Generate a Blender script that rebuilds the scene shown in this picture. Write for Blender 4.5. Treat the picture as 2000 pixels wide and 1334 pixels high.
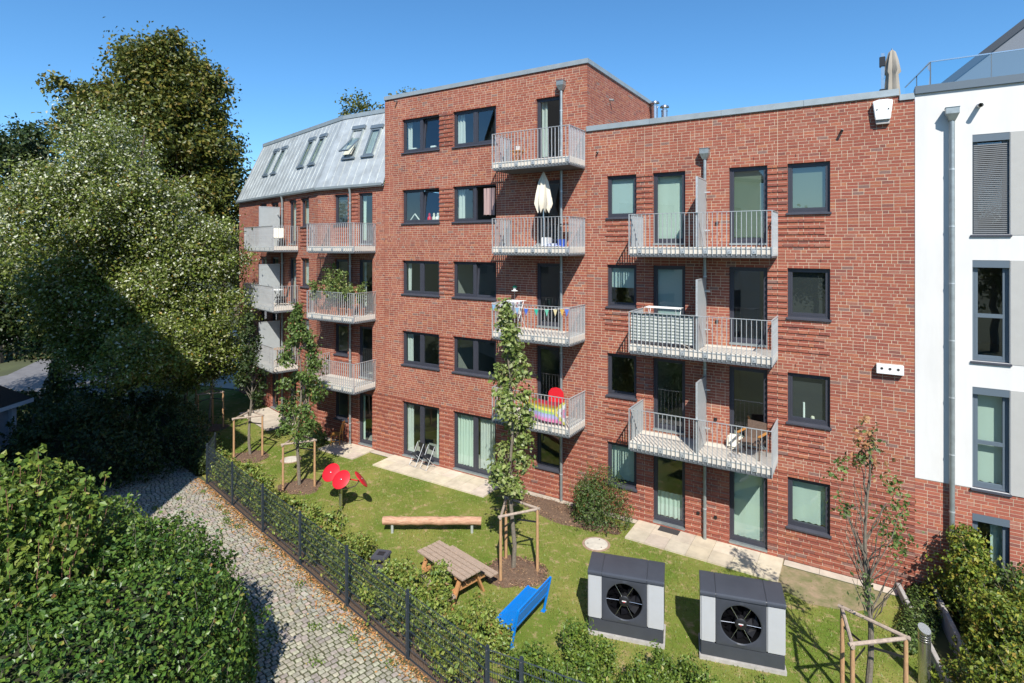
import bpy, bmesh, math, random
import numpy as np
from mathutils import Vector, Matrix, Euler

# ------------------------------------------------------------------ camera, sky, sun, exposure
for o in list(bpy.data.objects):
    bpy.data.objects.remove(o)
SC = bpy.context.scene
COL = SC.collection
R = math.radians
YAW = R(31.93)
cam = bpy.data.cameras.new('Camera')
camo = bpy.data.objects.new('Camera', cam)
COL.objects.link(camo)
camo.location = (0.0, -16.95, 8.6)
camo.rotation_euler = (R(90), 0, YAW)
cam.sensor_width = 36.0
cam.lens = 19.8
cam.shift_y = -0.0945
cam.clip_start = 0.1
cam.clip_end = 3000
SC.camera = camo

SUN_TO = Vector((-0.72, 1.0, -1.23)).normalized()      # the way the light travels
SUN_EL = math.asin(-SUN_TO.z)
SUN_AZ = math.atan2(-SUN_TO.x, -SUN_TO.y)
W = bpy.data.worlds.new('World')
SC.world = W
W.use_nodes = True
wn = W.node_tree.nodes
bg = wn['Background']
sky = wn.new('ShaderNodeTexSky')
sky.sky_type = 'NISHITA'
sky.sun_disc = False
sky.sun_elevation = SUN_EL
sky.sun_rotation = SUN_AZ
sky.altitude = 100
sky.air_density = 1.0
sky.dust_density = 0.2
sky.ozone_density = 10.0
hs = wn.new('ShaderNodeHueSaturation')
hs.inputs['Saturation'].default_value = 1.06
hs.inputs['Hue'].default_value = 0.492
W.node_tree.links.new(sky.outputs[0], hs.inputs['Color'])
W.node_tree.links.new(hs.outputs[0], bg.inputs['Color'])
bg.inputs['Strength'].default_value = 0.118
sl = bpy.data.lights.new('Sun', 'SUN')
sl.energy = 4.8
sl.angle = R(0.53)
sl.color = (1.0, 0.955, 0.88)
so = bpy.data.objects.new('Sun', sl)
so.rotation_euler = SUN_TO.to_track_quat('-Z', 'Y').to_euler()
so.location = (20, -40, 50)
COL.objects.link(so)
SC.view_settings.view_transform = 'Standard'
SC.view_settings.look = 'None'
SC.view_settings.gamma = 1.0
SC.view_settings.use_curve_mapping = False
SC.view_settings.exposure = 0.62
SC.cycles.transparent_max_bounces = 24
SC.cycles.max_bounces = 8

rng = np.random.default_rng(7)
random.seed(7)

# ------------------------------------------------------------------ materials
MATS = {}
def mat(name, col=(.5, .5, .5), rough=.6, metal=0.0, noise=0.0, nscale=8.0, attr=False, bump=0.0, bscale=60.0,
        trans=0.0, spec=0.5, col2=None, coat=0.0, stretch=None, macro=0.0):
    """principled material; noise mixes towards col2 (or darker/lighter col), attr multiplies the 'Col' attribute"""
    if name in MATS:
        return MATS[name]
    m = bpy.data.materials.new(name)
    m.use_nodes = True
    nt = m.node_tree
    N, L = nt.nodes, nt.links
    p = N['Principled BSDF']
    out = N['Material Output']
    p.inputs['Roughness'].default_value = rough
    p.inputs['Metallic'].default_value = metal
    p.inputs['Specular IOR Level'].default_value = spec
    if coat:
        p.inputs['Coat Weight'].default_value = coat
    csock = None
    if attr:
        a = N.new('ShaderNodeAttribute')
        a.attribute_name = 'Col'
        csock = a.outputs['Color']
    tc = N.new('ShaderNodeTexCoord')
    src = tc.outputs['Object']
    if stretch:
        mp = N.new('ShaderNodeMapping')
        mp.inputs['Scale'].default_value = stretch
        L.new(src, mp.inputs['Vector'])
        src = mp.outputs['Vector']
    if noise > 0:
        nz = N.new('ShaderNodeTexNoise')
        nz.inputs['Scale'].default_value = nscale
        nz.inputs['Detail'].default_value = 6
        nz.inputs['Roughness'].default_value = .65
        L.new(src, nz.inputs['Vector'])
        rp = N.new('ShaderNodeValToRGB')
        rp.color_ramp.elements[0].position = .36
        rp.color_ramp.elements[1].position = .66
        L.new(nz.outputs['Fac'], rp.inputs['Fac'])
        if attr:
            lo, hi = 1 - noise, 1 + noise * .6
            rp.color_ramp.elements[0].color = (lo, lo, lo, 1)
            rp.color_ramp.elements[1].color = (hi, hi, hi, 1)
            mx = N.new('ShaderNodeMix')
            mx.data_type = 'RGBA'
            mx.blend_type = 'MULTIPLY'
            mx.inputs['Factor'].default_value = 1
            L.new(csock, mx.inputs['A'])
            L.new(rp.outputs['Color'], mx.inputs['B'])
            csock = mx.outputs['Result']
        else:
            c2 = col2 if col2 else tuple(max(0, q * (1 - noise)) for q in col)
            rp.color_ramp.elements[0].color = (*c2, 1)
            rp.color_ramp.elements[1].color = (*col, 1)
            csock = rp.outputs['Color']
    if macro > 0 and csock is not None:         # slow weathering tone over metres
        nm = N.new('ShaderNodeTexNoise')
        nm.inputs['Scale'].default_value = .55
        nm.inputs['Detail'].default_value = 7
        nm.inputs['Roughness'].default_value = .62
        L.new(tc.outputs['Object'], nm.inputs['Vector'])
        rm = N.new('ShaderNodeMapRange')
        rm.inputs['From Min'].default_value = .3
        rm.inputs['From Max'].default_value = .7
        rm.inputs['To Min'].default_value = 1 - macro
        rm.inputs['To Max'].default_value = 1 + macro
        L.new(nm.outputs['Fac'], rm.inputs['Value'])
        mm = N.new('ShaderNodeMix')
        mm.data_type = 'RGBA'
        mm.blend_type = 'MULTIPLY'
        mm.inputs['Factor'].default_value = 1
        L.new(csock, mm.inputs['A'])
        L.new(rm.outputs['Result'], mm.inputs['B'])
        csock = mm.outputs['Result']
    if csock is not None:
        L.new(csock, p.inputs['Base Color'])
    else:
        p.inputs['Base Color'].default_value = (*col, 1)
    if bump > 0:
        nb = N.new('ShaderNodeTexNoise')
        nb.inputs['Scale'].default_value = bscale
        nb.inputs['Detail'].default_value = 5
        L.new(src, nb.inputs['Vector'])
        b = N.new('ShaderNodeBump')
        b.inputs['Strength'].default_value = bump
        b.inputs['Distance'].default_value = .01
        L.new(nb.outputs['Fac'], b.inputs['Height'])
        L.new(b.outputs['Normal'], p.inputs['Normal'])
    if trans > 0:
        t = N.new('ShaderNodeBsdfTranslucent')
        if csock is not None:
            L.new(csock, t.inputs['Color'])
        else:
            t.inputs['Color'].default_value = (*col, 1)
        ms = N.new('ShaderNodeMixShader')
        ms.inputs[0].default_value = trans
        L.new(p.outputs[0], ms.inputs[1])
        L.new(t.outputs[0], ms.inputs[2])
        L.new(ms.outputs[0], out.inputs['Surface'])
    MATS[name] = m
    return m

def glass_mat(name, tint, refl=1.0, ior=1.5, rough=0.0):
    m = bpy.data.materials.new(name)
    m.use_nodes = True
    N, L = m.node_tree.nodes, m.node_tree.links
    N.remove(N['Principled BSDF'])
    lw = N.new('ShaderNodeLayerWeight')          # facing term, the same from both sides of the sheet
    lw.inputs['Blend'].default_value = .5
    pw = N.new('ShaderNodeMath')
    pw.operation = 'POWER'
    pw.inputs[1].default_value = 4.0
    L.new(lw.outputs['Facing'], pw.inputs[0])
    mu = N.new('ShaderNodeMath')
    mu.operation = 'MULTIPLY_ADD'
    mu.use_clamp = True
    mu.inputs[1].default_value = .9
    mu.inputs[2].default_value = .05 * refl
    t = N.new('ShaderNodeBsdfTransparent')
    t.inputs['Color'].default_value = (*tint, 1)
    g = N.new('ShaderNodeBsdfGlossy')
    g.inputs['Roughness'].default_value = rough
    g.inputs['Color'].default_value = (.95, .97, 1, 1)
    mx = N.new('ShaderNodeMixShader')
    L.new(pw.outputs[0], mu.inputs[0])
    L.new(mu.outputs[0], mx.inputs[0])
    L.new(t.outputs[0], mx.inputs[1])
    L.new(g.outputs[0], mx.inputs[2])
    L.new(mx.outputs[0], N['Material Output'].inputs['Surface'])
    MATS[name] = m
    return m

M_BRICK = mat('brick', rough=.85, attr=True, noise=.18, nscale=22, bump=.25, bscale=120, spec=.25, macro=.10)
M_MORTAR = mat('mortar', (.58, .46, .34), .95, noise=.18, nscale=3, macro=.10, bump=.3, bscale=200, spec=.1)
M_ANTH = mat('anthracite frame', (.042, .044, .058), .42, noise=.1, nscale=4)
M_SILL = mat('dark sill', (.06, .062, .078), .38, noise=.15, nscale=3)
M_GALV = mat('galvanised steel', (.62, .65, .66), .46, metal=.55, noise=.16, nscale=16)
M_PIPE = mat('zinc pipe', (.36, .40, .40), .45, metal=.6, noise=.22, nscale=7)
M_CAP = mat('zinc coping', (.34, .39, .41), .5, metal=.35, noise=.15, nscale=2.5)
M_ZINC = mat('zinc roof', (.60, .63, .62), .56, metal=.6, noise=.28, nscale=1.6, bump=.12, bscale=3.0)
M_DECK = mat('balcony concrete', (.60, .55, .48), .85, noise=.18, nscale=3, bump=.15)
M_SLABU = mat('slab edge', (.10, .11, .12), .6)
M_CONC = mat('concrete', (.40, .38, .36), .9, noise=.25, nscale=5, bump=.3)
M_GLASS = glass_mat('window glass', (.82, .91, .87), 2.6, 1.5)
M_BALGLASS = glass_mat('balustrade glass', (.66, .82, .86), 3.0, 1.45)
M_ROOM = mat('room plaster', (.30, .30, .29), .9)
M_CURT = mat('pale curtain', (.74, .84, .77), .9, trans=.35)
M_CURTW = mat('white net curtain', (.78, .80, .78), .9, trans=.4)
M_CURTG = mat('green blind', (.17, .20, .15), .9, trans=.2)
M_CURTD = mat('grey blind', (.028, .030, .036), .9)
M_CURTM = mat('mauve curtain', (.42, .30, .29), .9, trans=.2)
M_BLIND = mat('pale roller blind', (.55, .66, .68), .8, trans=.3)
M_WHITE = mat('white render', (.66, .65, .63), .9, noise=.10, nscale=1.5, stretch=(1, 1, .18), macro=.03, bump=.1, bscale=250)
M_GREYP = mat('grey render', (.40, .395, .375), .9, noise=.06, nscale=3, bump=.1, bscale=250)
M_DARKCAP = mat('dark coping', (.10, .13, .16), .45)
M_SCREEN = mat('privacy screen', (.42, .45, .45), .5, metal=.1, noise=.08, nscale=6, trans=.1)
M_BLACK = mat('black plastic', (.015, .015, .017), .4)
M_WOODW = mat('weathered wood', (.43, .32, .24), .8, noise=.4, nscale=14, bump=.35, bscale=40, stretch=(1, 6, 6))
M_WOODO = mat('fresh wood', (.50, .25, .10), .7, noise=.3, nscale=10, bump=.2, stretch=(4, 4, 1))
M_STAKE = mat('stake wood', (.48, .28, .14), .8, noise=.35, nscale=9, bump=.3, stretch=(5, 5, .8))
M_RAILW = mat('stake rail wood', (.42, .33, .26), .85, noise=.4, nscale=12, bump=.3)
M_LOG = mat('log', (.52, .31, .20), .75, noise=.4, nscale=6, bump=.5, bscale=14, col2=(.30, .16, .10), stretch=(1, 5, 5))
M_BLUE = mat('blue paint', (.003, .19, .62), .35, noise=.1, nscale=5)
M_RED = mat('red plastic', (.52, .010, .020), .5, noise=.08, nscale=4)
M_STEEL = mat('stainless steel', (.60, .60, .60), .25, metal=.95, noise=.08, nscale=5)
M_BARK = mat('bark', (.16, .12, .085), .95, noise=.5, nscale=14, bump=.6, bscale=30, stretch=(1, 1, .3))
M_BARKY = mat('young bark', (.20, .17, .13), .9, noise=.4, nscale=20, bump=.4, bscale=40)
M_LEAF = mat('leaf', attr=True, rough=.45, trans=.28, spec=.4)
M_GLOSSLEAF = mat('glossy leaf', attr=True, rough=.42, trans=.22, spec=.45)
M_FENCE = mat('fence anthracite', (.030, .042, .055), .4, metal=.1)
M_STONE = mat('granite sett', rough=.85, attr=True, noise=.25, nscale=18, bump=.3, bscale=60, spec=.25)
M_SAND = mat('joint sand', (.085, .075, .045), .95, noise=.6, nscale=4, col2=(.050, .066, .018), bump=.5)
M_PAV = mat('paving slab', rough=.85, attr=True, noise=.14, nscale=3, bump=.15, bscale=80, spec=.25)
M_MULCH = mat('bark mulch', (.20, .125, .08), .95, noise=.65, nscale=40, bump=1.0, bscale=60)
M_CHIP = mat('mulch chip', attr=True, rough=.9, spec=.2)
M_HPD = mat('pump dark shell', (.050, .055, .068), .33, noise=.12, nscale=3)
M_HPL = mat('pump light panel', (.40, .41, .42), .42, noise=.05, nscale=3)
M_BIN = mat('bin plastic', (.06, .063, .075), .5)
M_CLOTH = mat('cloth', attr=True, rough=.85, trans=.2)
M_CREAM = mat('cream canvas', (.76, .70, .58), .9, noise=.08, nscale=4, trans=.12)
M_TAUPE = mat('taupe canvas', (.30, .27, .225), .9, noise=.1, nscale=4)
M_WICKER = mat('wicker', (.19, .125, .09), .75, noise=.5, nscale=40, bump=.6, bscale=90)
M_HONEY = mat('honey wood', (.48, .22, .055), .45, noise=.25, nscale=8)
M_PLASTW = mat('white plastic', (.76, .76, .74), .4)
M_TERRA = mat('terracotta', (.45, .17, .09), .8, noise=.15)
M_ASPH = mat('asphalt', (.17, .165, .17), .9, noise=.25, nscale=1.5, bump=.3, bscale=80)
M_PALE = mat('pale paving', (.50, .47, .43), .9, noise=.2, nscale=.8)
M_ROOFT = mat('dark roof tile', (.035, .032, .032), .8, noise=.3, nscale=12)
M_WOODWHITE = mat('painted fascia', (.52, .55, .60), .6)
M_PLASTER = mat('neighbour plaster', (.62, .58, .50), .9, noise=.08, nscale=1)
M_BULB = mat('lamp glass', (.7, .72, .72), .2)

# ------------------------------------------------------------------ object helpers
def link(o, parent=None):
    COL.objects.link(o)
    if parent is not None:
        o.parent = parent
    return o

def tag(o, label, cat, group=None, kind=None):
    if label: o['label'] = label
    if cat: o['category'] = cat
    if group: o['group'] = group
    if kind: o['kind'] = kind
    return o

def thing(name, label, cat, loc=(0, 0, 0), rz=0.0, group=None, scale=1.0):
    o = bpy.data.objects.new(name, None)
    o.empty_display_size = .2
    link(o)
    o.location = loc
    o.rotation_euler = (0, 0, rz)
    o.scale = (scale,) * 3
    return tag(o, label, cat, group)

def copy_tree(o, parent=None):
    cc = o.copy()
    link(cc)
    cc.parent = parent
    for ch in list(o.children):
        copy_tree(ch, cc)
    return cc

def inst(name, me, parent=None, loc=(0, 0, 0), rot=(0, 0, 0), scale=(1, 1, 1)):
    o = bpy.data.objects.new(name, me)
    link(o, parent)
    o.location = loc
    o.rotation_euler = rot
    o.scale = scale
    return o

def np_mesh(name, V, F, m, C=None, smooth=False):
    """V (n,3), F (k,3|4) ; C (n,3) point colours"""
    V = np.asarray(V, dtype=np.float32)
    F = np.asarray(F, dtype=np.int32)
    me = bpy.data.meshes.new(name)
    me.vertices.add(len(V))
    me.vertices.foreach_set('co', V.ravel())
    k = F.shape[1]
    me.loops.add(F.size)
    me.loops.foreach_set('vertex_index', F.ravel())
    me.polygons.add(len(F))
    me.polygons.foreach_set('loop_start', np.arange(0, F.size, k, dtype=np.int32))
    me.polygons.foreach_set('loop_total', np.full(len(F), k, dtype=np.int32))
    me.polygons.foreach_set('use_smooth', np.full(len(F), bool(smooth)))
    if C is not None:
        a = me.color_attributes.new('Col', 'FLOAT_COLOR', 'POINT')
        cc = np.ones((len(V), 4), dtype=np.float32)
        cc[:, :3] = C
        a.data.foreach_set('color', cc.ravel())
    me.update(calc_edges=True)
    me.validate()
    me.materials.append(m)
    return me

class MB:
    """collects shapes, builds one mesh object"""
    def __init__(s):
        s.v, s.f, s.c = [], [], []
        s.col = None
    def add(s, vs, fs):
        n = len(s.v)
        s.v += [tuple(p) for p in vs]
        s.f += [tuple(i + n for i in q) for q in fs]
        if s.col is not None:
            s.c += [s.col] * len(vs)
        return s
    def box(s, x0, x1, y0, y1, z0, z1, M=None):
        vs = [(x0, y0, z0), (x1, y0, z0), (x1, y1, z0), (x0, y1, z0), (x0, y0, z1), (x1, y0, z1), (x1, y1, z1), (x0, y1, z1)]
        if M is not None:
            vs = [tuple(M @ Vector(p)) for p in vs]
        return s.add(vs, [(3, 2, 1, 0), (4, 5, 6, 7), (0, 1, 5, 4), (1, 2, 6, 5), (2, 3, 7, 6), (3, 0, 4, 7)])
    def bar(s, a, b, w, h, up=(0, 0, 1)):
        a, b = Vector(a), Vector(b)
        d = b - a
        L = d.length
        x = d.normalized()
        u = Vector(up)
        if abs(x.dot(u)) > .98: u = Vector((0, 1, 0))
        y = u.cross(x).normalized()
        z = x.cross(y)
        M = Matrix((x, y, z)).transposed().to_4x4()
        M.translation = a
        return s.box(0, L, -w / 2, w / 2, -h / 2, h / 2, M)
    def tube(s, pts, rs, n=8, caps=True):
        pts = [Vector(p) for p in pts]
        if not hasattr(rs, '__len__'): rs = [rs] * len(pts)
        base = len(s.v)
        vs, fs = [], []
        for i, p in enumerate(pts):
            d = (pts[min(i + 1, len(pts) - 1)] - pts[max(i - 1, 0)]).normalized()
            u = Vector((0, 0, 1)) if abs(d.z) < .9 else Vector((1, 0, 0))
            x = u.cross(d).normalized()
            y = d.cross(x)
            for k in range(n):
                a = 2 * math.pi * k / n
                vs.append(p + (x * math.cos(a) + y * math.sin(a)) * rs[i])
        for i in range(len(pts) - 1):
            for k in range(n):
                k2 = (k + 1) % n
                fs.append((i * n + k, i * n + k2, (i + 1) * n + k2, (i + 1) * n + k))
        if caps:
            fs.append(tuple(range(n - 1, -1, -1)))
            fs.append(tuple(range((len(pts) - 1) * n, len(pts) * n)))
        return s.add(vs, fs)
    def lathe(s, prof, n=16, M=None, cap=True):
        vs, fs = [], []
        for (r, z) in prof:
            for k in range(n):
                a = 2 * math.pi * k / n
                p = Vector((r * math.cos(a), r * math.sin(a), z))
                vs.append(M @ p if M is not None else p)
        for i in range(len(prof) - 1):
            for k in range(n):
                k2 = (k + 1) % n
                fs.append((i * n + k, i * n + k2, (i + 1) * n + k2, (i + 1) * n + k))
        if cap:
            fs.append(tuple(range(n - 1, -1, -1)))
            fs.append(tuple(range((len(prof) - 1) * n, len(prof) * n)))
        return s.add(vs, fs)
    def prism(s, poly, y0, y1):
        """poly in xz, extruded along y"""
        n = len(poly)
        vs = [(x, y0, z) for x, z in poly] + [(x, y1, z) for x, z in poly]
        fs = [tuple(range(n)), tuple(range(2 * n - 1, n - 1, -1))]
        for i in range(n):
            j = (i + 1) % n
            fs.append((i, i + n, j + n, j))
        return s.add(vs, fs)
    def sheet(s, poly, z):
        return s.add([(x, y, z) for x, y in poly], [tuple(range(len(poly)))])
    def mesh(s, name, m, smooth=False, bevel=0.0):
        me = bpy.data.meshes.new(name)
        me.from_pydata(s.v, [], s.f)
        if s.c:
            a = me.color_attributes.new('Col', 'FLOAT_COLOR', 'POINT')
            for i, q in enumerate(s.c):
                a.data[i].color = (*q, 1)
        me.materials.append(m)
        bm = bmesh.new()
        bm.from_mesh(me)
        bmesh.ops.recalc_face_normals(bm, faces=bm.faces)
        if bevel > 0:
            bmesh.ops.bevel(bm, geom=[e for e in bm.edges if e.calc_face_angle(0) > .5], offset=bevel, segments=2, affect='EDGES', clamp_overlap=True)
        bm.to_mesh(me)
        bm.free()
        if smooth:
            for p in me.polygons: p.use_smooth = True
            try: me.set_sharp_from_angle(angle=R(40))
            except Exception: pass
        return me
    def obj(s, name, m, parent=None, smooth=False, bevel=0.0, kind=None):
        o = bpy.data.objects.new(name, s.mesh(name, m, smooth, bevel))
        link(o, parent)
        if kind: o['kind'] = kind
        return o

def struct(name, mb, m):
    o = mb.obj(name, m)
    o['kind'] = 'structure'
    return o

# ------------------------------------------------------------------ ground and setting
PHI = R(14.5)
BEND = (-20.89, 0.0)
def FR(ox=0.0, oy=0.0, rz=0.0):
    return (ox, oy, rz)
MAIN = FR()
WING = FR(BEND[0], BEND[1], -PHI)
def fpt(fr, x, y, z):
    c, s = math.cos(fr[2]), math.sin(fr[2])
    return (fr[0] + c * x - s * y, fr[1] + s * x + c * y, z)

def lawn_mat():
    m = bpy.data.materials.new('lawn turf')
    m.use_nodes = True
    N, L = m.node_tree.nodes, m.node_tree.links
    p = N['Principled BSDF']
    p.inputs['Roughness'].default_value = .95
    p.inputs['Specular IOR Level'].default_value = .1
    tc = N.new('ShaderNodeTexCoord')
    n1 = N.new('ShaderNodeTexNoise'); n1.inputs['Scale'].default_value = .55; n1.inputs['Detail'].default_value = 5
    n2 = N.new('ShaderNodeTexNoise'); n2.inputs['Scale'].default_value = 3.2; n2.inputs['Detail'].default_value = 7; n2.inputs['Roughness'].default_value = .7
    n3 = N.new('ShaderNodeTexNoise'); n3.inputs['Scale'].default_value = 45; n3.inputs['Detail'].default_value = 3
    for n in (n1, n2, n3): L.new(tc.outputs['Object'], n.inputs['Vector'])
    r1 = N.new('ShaderNodeValToRGB')
    e = r1.color_ramp.elements
    e[0].position = .36; e[0].color = (.118, .172, .026, 1)
    e[1].position = .66; e[1].color = (.235, .232, .060, 1)
    L.new(n1.outputs['Fac'], r1.inputs['Fac'])
    r2 = N.new('ShaderNodeValToRGB')
    e = r2.color_ramp.elements
    e[0].position = .53; e[0].color = (0, 0, 0, 1)
    e[1].position = .68; e[1].color = (1, 1, 1, 1)
    L.new(n2.outputs['Fac'], r2.inputs['Fac'])
    mx = N.new('ShaderNodeMix'); mx.data_type = 'RGBA'
    L.new(r2.outputs['Color'], mx.inputs['Factor'])
    L.new(r1.outputs['Color'], mx.inputs['A'])
    mx.inputs['B'].default_value = (.40, .29, .16, 1)
    mm = N.new('ShaderNodeMix'); mm.data_type = 'RGBA'; mm.blend_type = 'MULTIPLY'; mm.inputs['Factor'].default_value = .6
    L.new(mx.outputs['Result'], mm.inputs['A'])
    L.new(n3.outputs['Color'], mm.inputs['B'])
    sc = N.new('ShaderNodeMix'); sc.data_type = 'RGBA'; sc.blend_type = 'MULTIPLY'; sc.inputs['Factor'].default_value = 1
    L.new(mm.outputs['Result'], sc.inputs['A']); sc.inputs['B'].default_value = (1.25, 1.25, 1.25, 1)
    L.new(sc.outputs['Result'], p.inputs['Base Color'])
    b = N.new('ShaderNodeBump'); b.inputs['Strength'].default_value = .6; b.inputs['Distance'].default_value = .02
    L.new(n3.outputs['Fac'], b.inputs['Height']); L.new(b.outputs['Normal'], p.inputs['Normal'])
    return m
M_LAWN = lawn_mat()
M_EARTH = mat('dry earth', (.30, .22, .14), .95, noise=.45, nscale=2.5, col2=(.13, .14, .05), bump=.5, bscale=30)
M_FAR = mat('rough ground', (.075, .085, .03), .95, noise=.5, nscale=.4, col2=(.05, .055, .02))

struct('ground', MB().sheet([(-900, -300), (600, -300), (600, 900), (-900, 900)], -.03), M_FAR)
struct('lawn', MB().sheet([(-33, -1.8), (-20.2, -5.45), (-5.8, -8.66), (2.2, -7.9), (1.45, -3.2), (.75, -.02), (-20.9, -.02), (-31, 2.6), (-34, 2.4)], 0.0), M_LAWN)
struct('planting_strip', MB().sheet([(-20.15, -5.55), (-5.7, -8.72), (2.2, -8.0), (2.2, -7.2), (-5.4, -7.85), (-19.8, -4.75)], .005), M_MULCH)
struct('bare_soil', MB().sheet([(-2.0, -.02), (-1.82, -1.4), (-1.1, -1.75), (-.2, -1.55), (.45, -.9), (.6, -.02)], .005), M_EARTH)
struct('road', MB().sheet([(-37.5, -16), (-36, -6.5), (-38.5, .5), (-60, 14), (-70, 24), (-85, 24), (-48, -3), (-44, -16)], -.018), M_ASPH)
struct('pavement', MB().sheet([(-60, -30), (-57, -2.2), (-72, 10), (-95, 25), (-120, 20), (-66, -30)], -.018), M_PALE)
struct('forecourt', MB().sheet([(-30.6, 3.2), (-27, 14), (-45, 22), (-48, 6), (-40, 1.6), (-33.5, 2.4)], -.012), M_PALE)

# paving terraces: each slab its own piece
def terrace(x0, x1, y0, y1, nx, ny, seed):
    st = struct('terrace', MB().box(x0 + .01, x1 - .01, y0 + .01, y1, -.02, .030), M_SAND)
    rr = random.Random(seed)
    dx, dy = (x1 - x0) / nx, (y1 - y0) / ny
    for i in range(nx):
        for j in range(ny):
            b = MB()
            t = rr.uniform(.88, 1.08)
            b.col = (.52 * t, .45 * t * rr.uniform(.97, 1.02), .35 * t * rr.uniform(.93, 1.03))
            z = .052 + rr.uniform(-.003, .003)
            b.box(x0 + i * dx + .004, x0 + (i + 1) * dx - .004, y0 + j * dy + .004, y0 + (j + 1) * dy - .004, 0, z)
            b.obj('paving_slab', M_PAV, st)
terrace(-5.92, -1.83, -1.22, -.012, 7, 2, 1)
terrace(-16.2, -10.95, -1.22, -.012, 9, 2, 2)
terrace(-19.4, -17.32, -1.22, -.012, 4, 2, 3)
wt = fpt(WING, -4.1, -1.2, 0)
def strip(fr, x0, x1, y0, y1, n, seed):
    rr = random.Random(seed)
    st = bpy.data.objects.new('plinth_strip', MB().box(x0, x1, y0, y1, -.03, .022).mesh('plinth_strip', M_SAND))
    link(st); st['kind'] = 'structure'
    st.location = (fr[0], fr[1], 0); st.rotation_euler = (0, 0, fr[2])
    dx = (x1 - x0) / n
    for i in range(n):
        b = MB(); t = rr.uniform(.85, 1.05); b.col = (.50 * t, .44 * t, .36 * t)
        b.box(x0 + i * dx + .004, x0 + (i + 1) * dx - .004, y0 + .004, y1 - .004, 0, .036)
        b.obj('kerb_slab', M_PAV, st)
strip(MAIN, -10.93, -5.94, -.24, -.014, 6, 4)
strip(MAIN, -1.81, .72, -.30, -.014, 3, 5)
strip(MAIN, -20.7, -19.42, -.26, -.014, 2, 8)
strip(MAIN, -17.30, -16.22, -.30, -.014, 1, 9)
strip(WING, -5.9, -2.1, -1.5, -.014, 5, 6)

# ------------------------------------------------------------------ brickwork
COURSE = 1 / 12.0
Z0 = .05
def T(r): return Z0 + 27 * COURSE + 34 * COURSE * (r - 1)       # top of the openings of storey r
PAL = [((.300, .094, .062), 9), ((.318, .102, .066), 8), ((.282, .086, .058), 7), ((.340, .118, .070), 4), ((.258, .080, .058), 3.5),
       ((.320, .132, .094), 2.5), ((.220, .084, .066), 1.2), ((.225, .125, .105), .9), ((.355, .135, .076), 1.2)]
PW = np.array([w for _, w in PAL]); PW = PW / PW.sum()
PC = np.array([q for q, _ in PAL]) * np.array([.96, .955, .95])

class Bricks:
    def __init__(s): s.b = []          # frame, xa, xb, za, zb, proud, full
    def field(s, fr, x0, x1, zb, zt, openings, reliefs, rr):
        k0 = int(math.floor((zb - Z0) / COURSE + 1e-6))
        k = k0
        while True:
            za = Z0 + k * COURSE
            if za >= zt - 1e-4: break
            z1 = min(za + COURSE - .0130, zt)
            zm = za + COURSE / 2
            cuts = sorted((a, b) for (a, b, c, d) in openings if c - .01 < zm < d + .01)
            segs, cur = [], x0
            for a, b in cuts:
                if a > cur: segs.append((cur, a))
                cur = max(cur, b)
            if cur < x1: segs.append((cur, x1))
            for a, b in segs:
                rel = None
                x = a
                first = True
                while x < b - .03:
                    L = .24 if rr.random() > .27 else .115
                    if first:
                        L = rr.choice([.24, .115, .18, .24])
                        first = False
                    xe = x + L
                    if b - xe < .07: xe = b
                    pr = .0
                    xm = (x + xe) / 2
                    for (ra, rb, rc, rd) in reliefs:
                        if ra < xm < rb and rc < zm < rd and k % 2 == 0:
                            pr = .026 if zm > GROUND_REL else .017
                    s.b.append((fr, x, min(xe, b), max(za, zb), z1, pr, abs(xe - x - .24) < 1e-4))
                    x = xe + .0125
            k += 1
    def build(s, wall, npick=300, depth=.11, dim=1.0, pick_frame=None):
        n = len(s.b)
        cols = PC[rng.choice(len(PC), n, p=PW)] * rng.uniform(.93, 1.06, (n, 1)) * dim
        idx = []
        if npick:
            cl = camo.location
            fx = Vector((-math.sin(YAW), math.cos(YAW)))
            cand = []
            for i, q in enumerate(s.b):
                if q[6] and q[5] == 0 and q[0] is pick_frame:
                    w = (q[1] - cl.x) * fx.x + (0 - cl.y) * fx.y
                    u = (q[1] - cl.x) * fx.y - (0 - cl.y) * fx.x
                    if abs(u / w) < .9 and q[3] > 1.6:
                        cand.append((w, i))
            cand.sort()
            idx = [i for _, i in cand[:npick]]
            vm = []
            for v in range(9):
                b = MB(); b.col = tuple(PC[v] * dim)
                b.box(0, .24, 0, depth, 0, COURSE - .0130)
                vm.append(b.mesh('brick', M_BRICK))
            for i in idx:
                q = s.b[i]
                o = inst('brick', vm[int(rng.choice(9, p=PW))], wall, (q[1], rng.uniform(-.0015, .0015), q[3]))
        pick = set(idx)
        keep = [i for i in range(n) if i not in pick]
        V = np.zeros((len(keep), 8, 3)); C = np.zeros((len(keep), 8, 3))
        for j, i in enumerate(keep):
            fr, xa, xb, za, zb, pr, full = s.b[i]
            y0 = -pr + rng.uniform(-.0015, .0015)
            c, sn = math.cos(fr[2]), math.sin(fr[2])
            for t, (x, y, z) in enumerate(((xa, y0, za), (xb, y0, za), (xb, depth, za), (xa, depth, za), (xa, y0, zb), (xb, y0, zb), (xb, depth, zb), (xa, depth, zb))):
                V[j, t] = (fr[0] + c * x - sn * y, fr[1] + sn * x + c * y, z)
            C[j, :] = cols[i]
        base = np.arange(len(keep))[:, None, None] * 8
        F = np.array([(3, 2, 1, 0), (4, 5, 6, 7), (0, 1, 5, 4), (1, 2, 6, 5), (3, 0, 4, 7)])[None] + base
        me = np_mesh('brickwork', V.reshape(-1, 3), F.reshape(-1, 4), M_BRICK, C.reshape(-1, 3))
        o = inst('brickwork', me, wall)
        o['kind'] = 'stuff'
        return o

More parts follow.
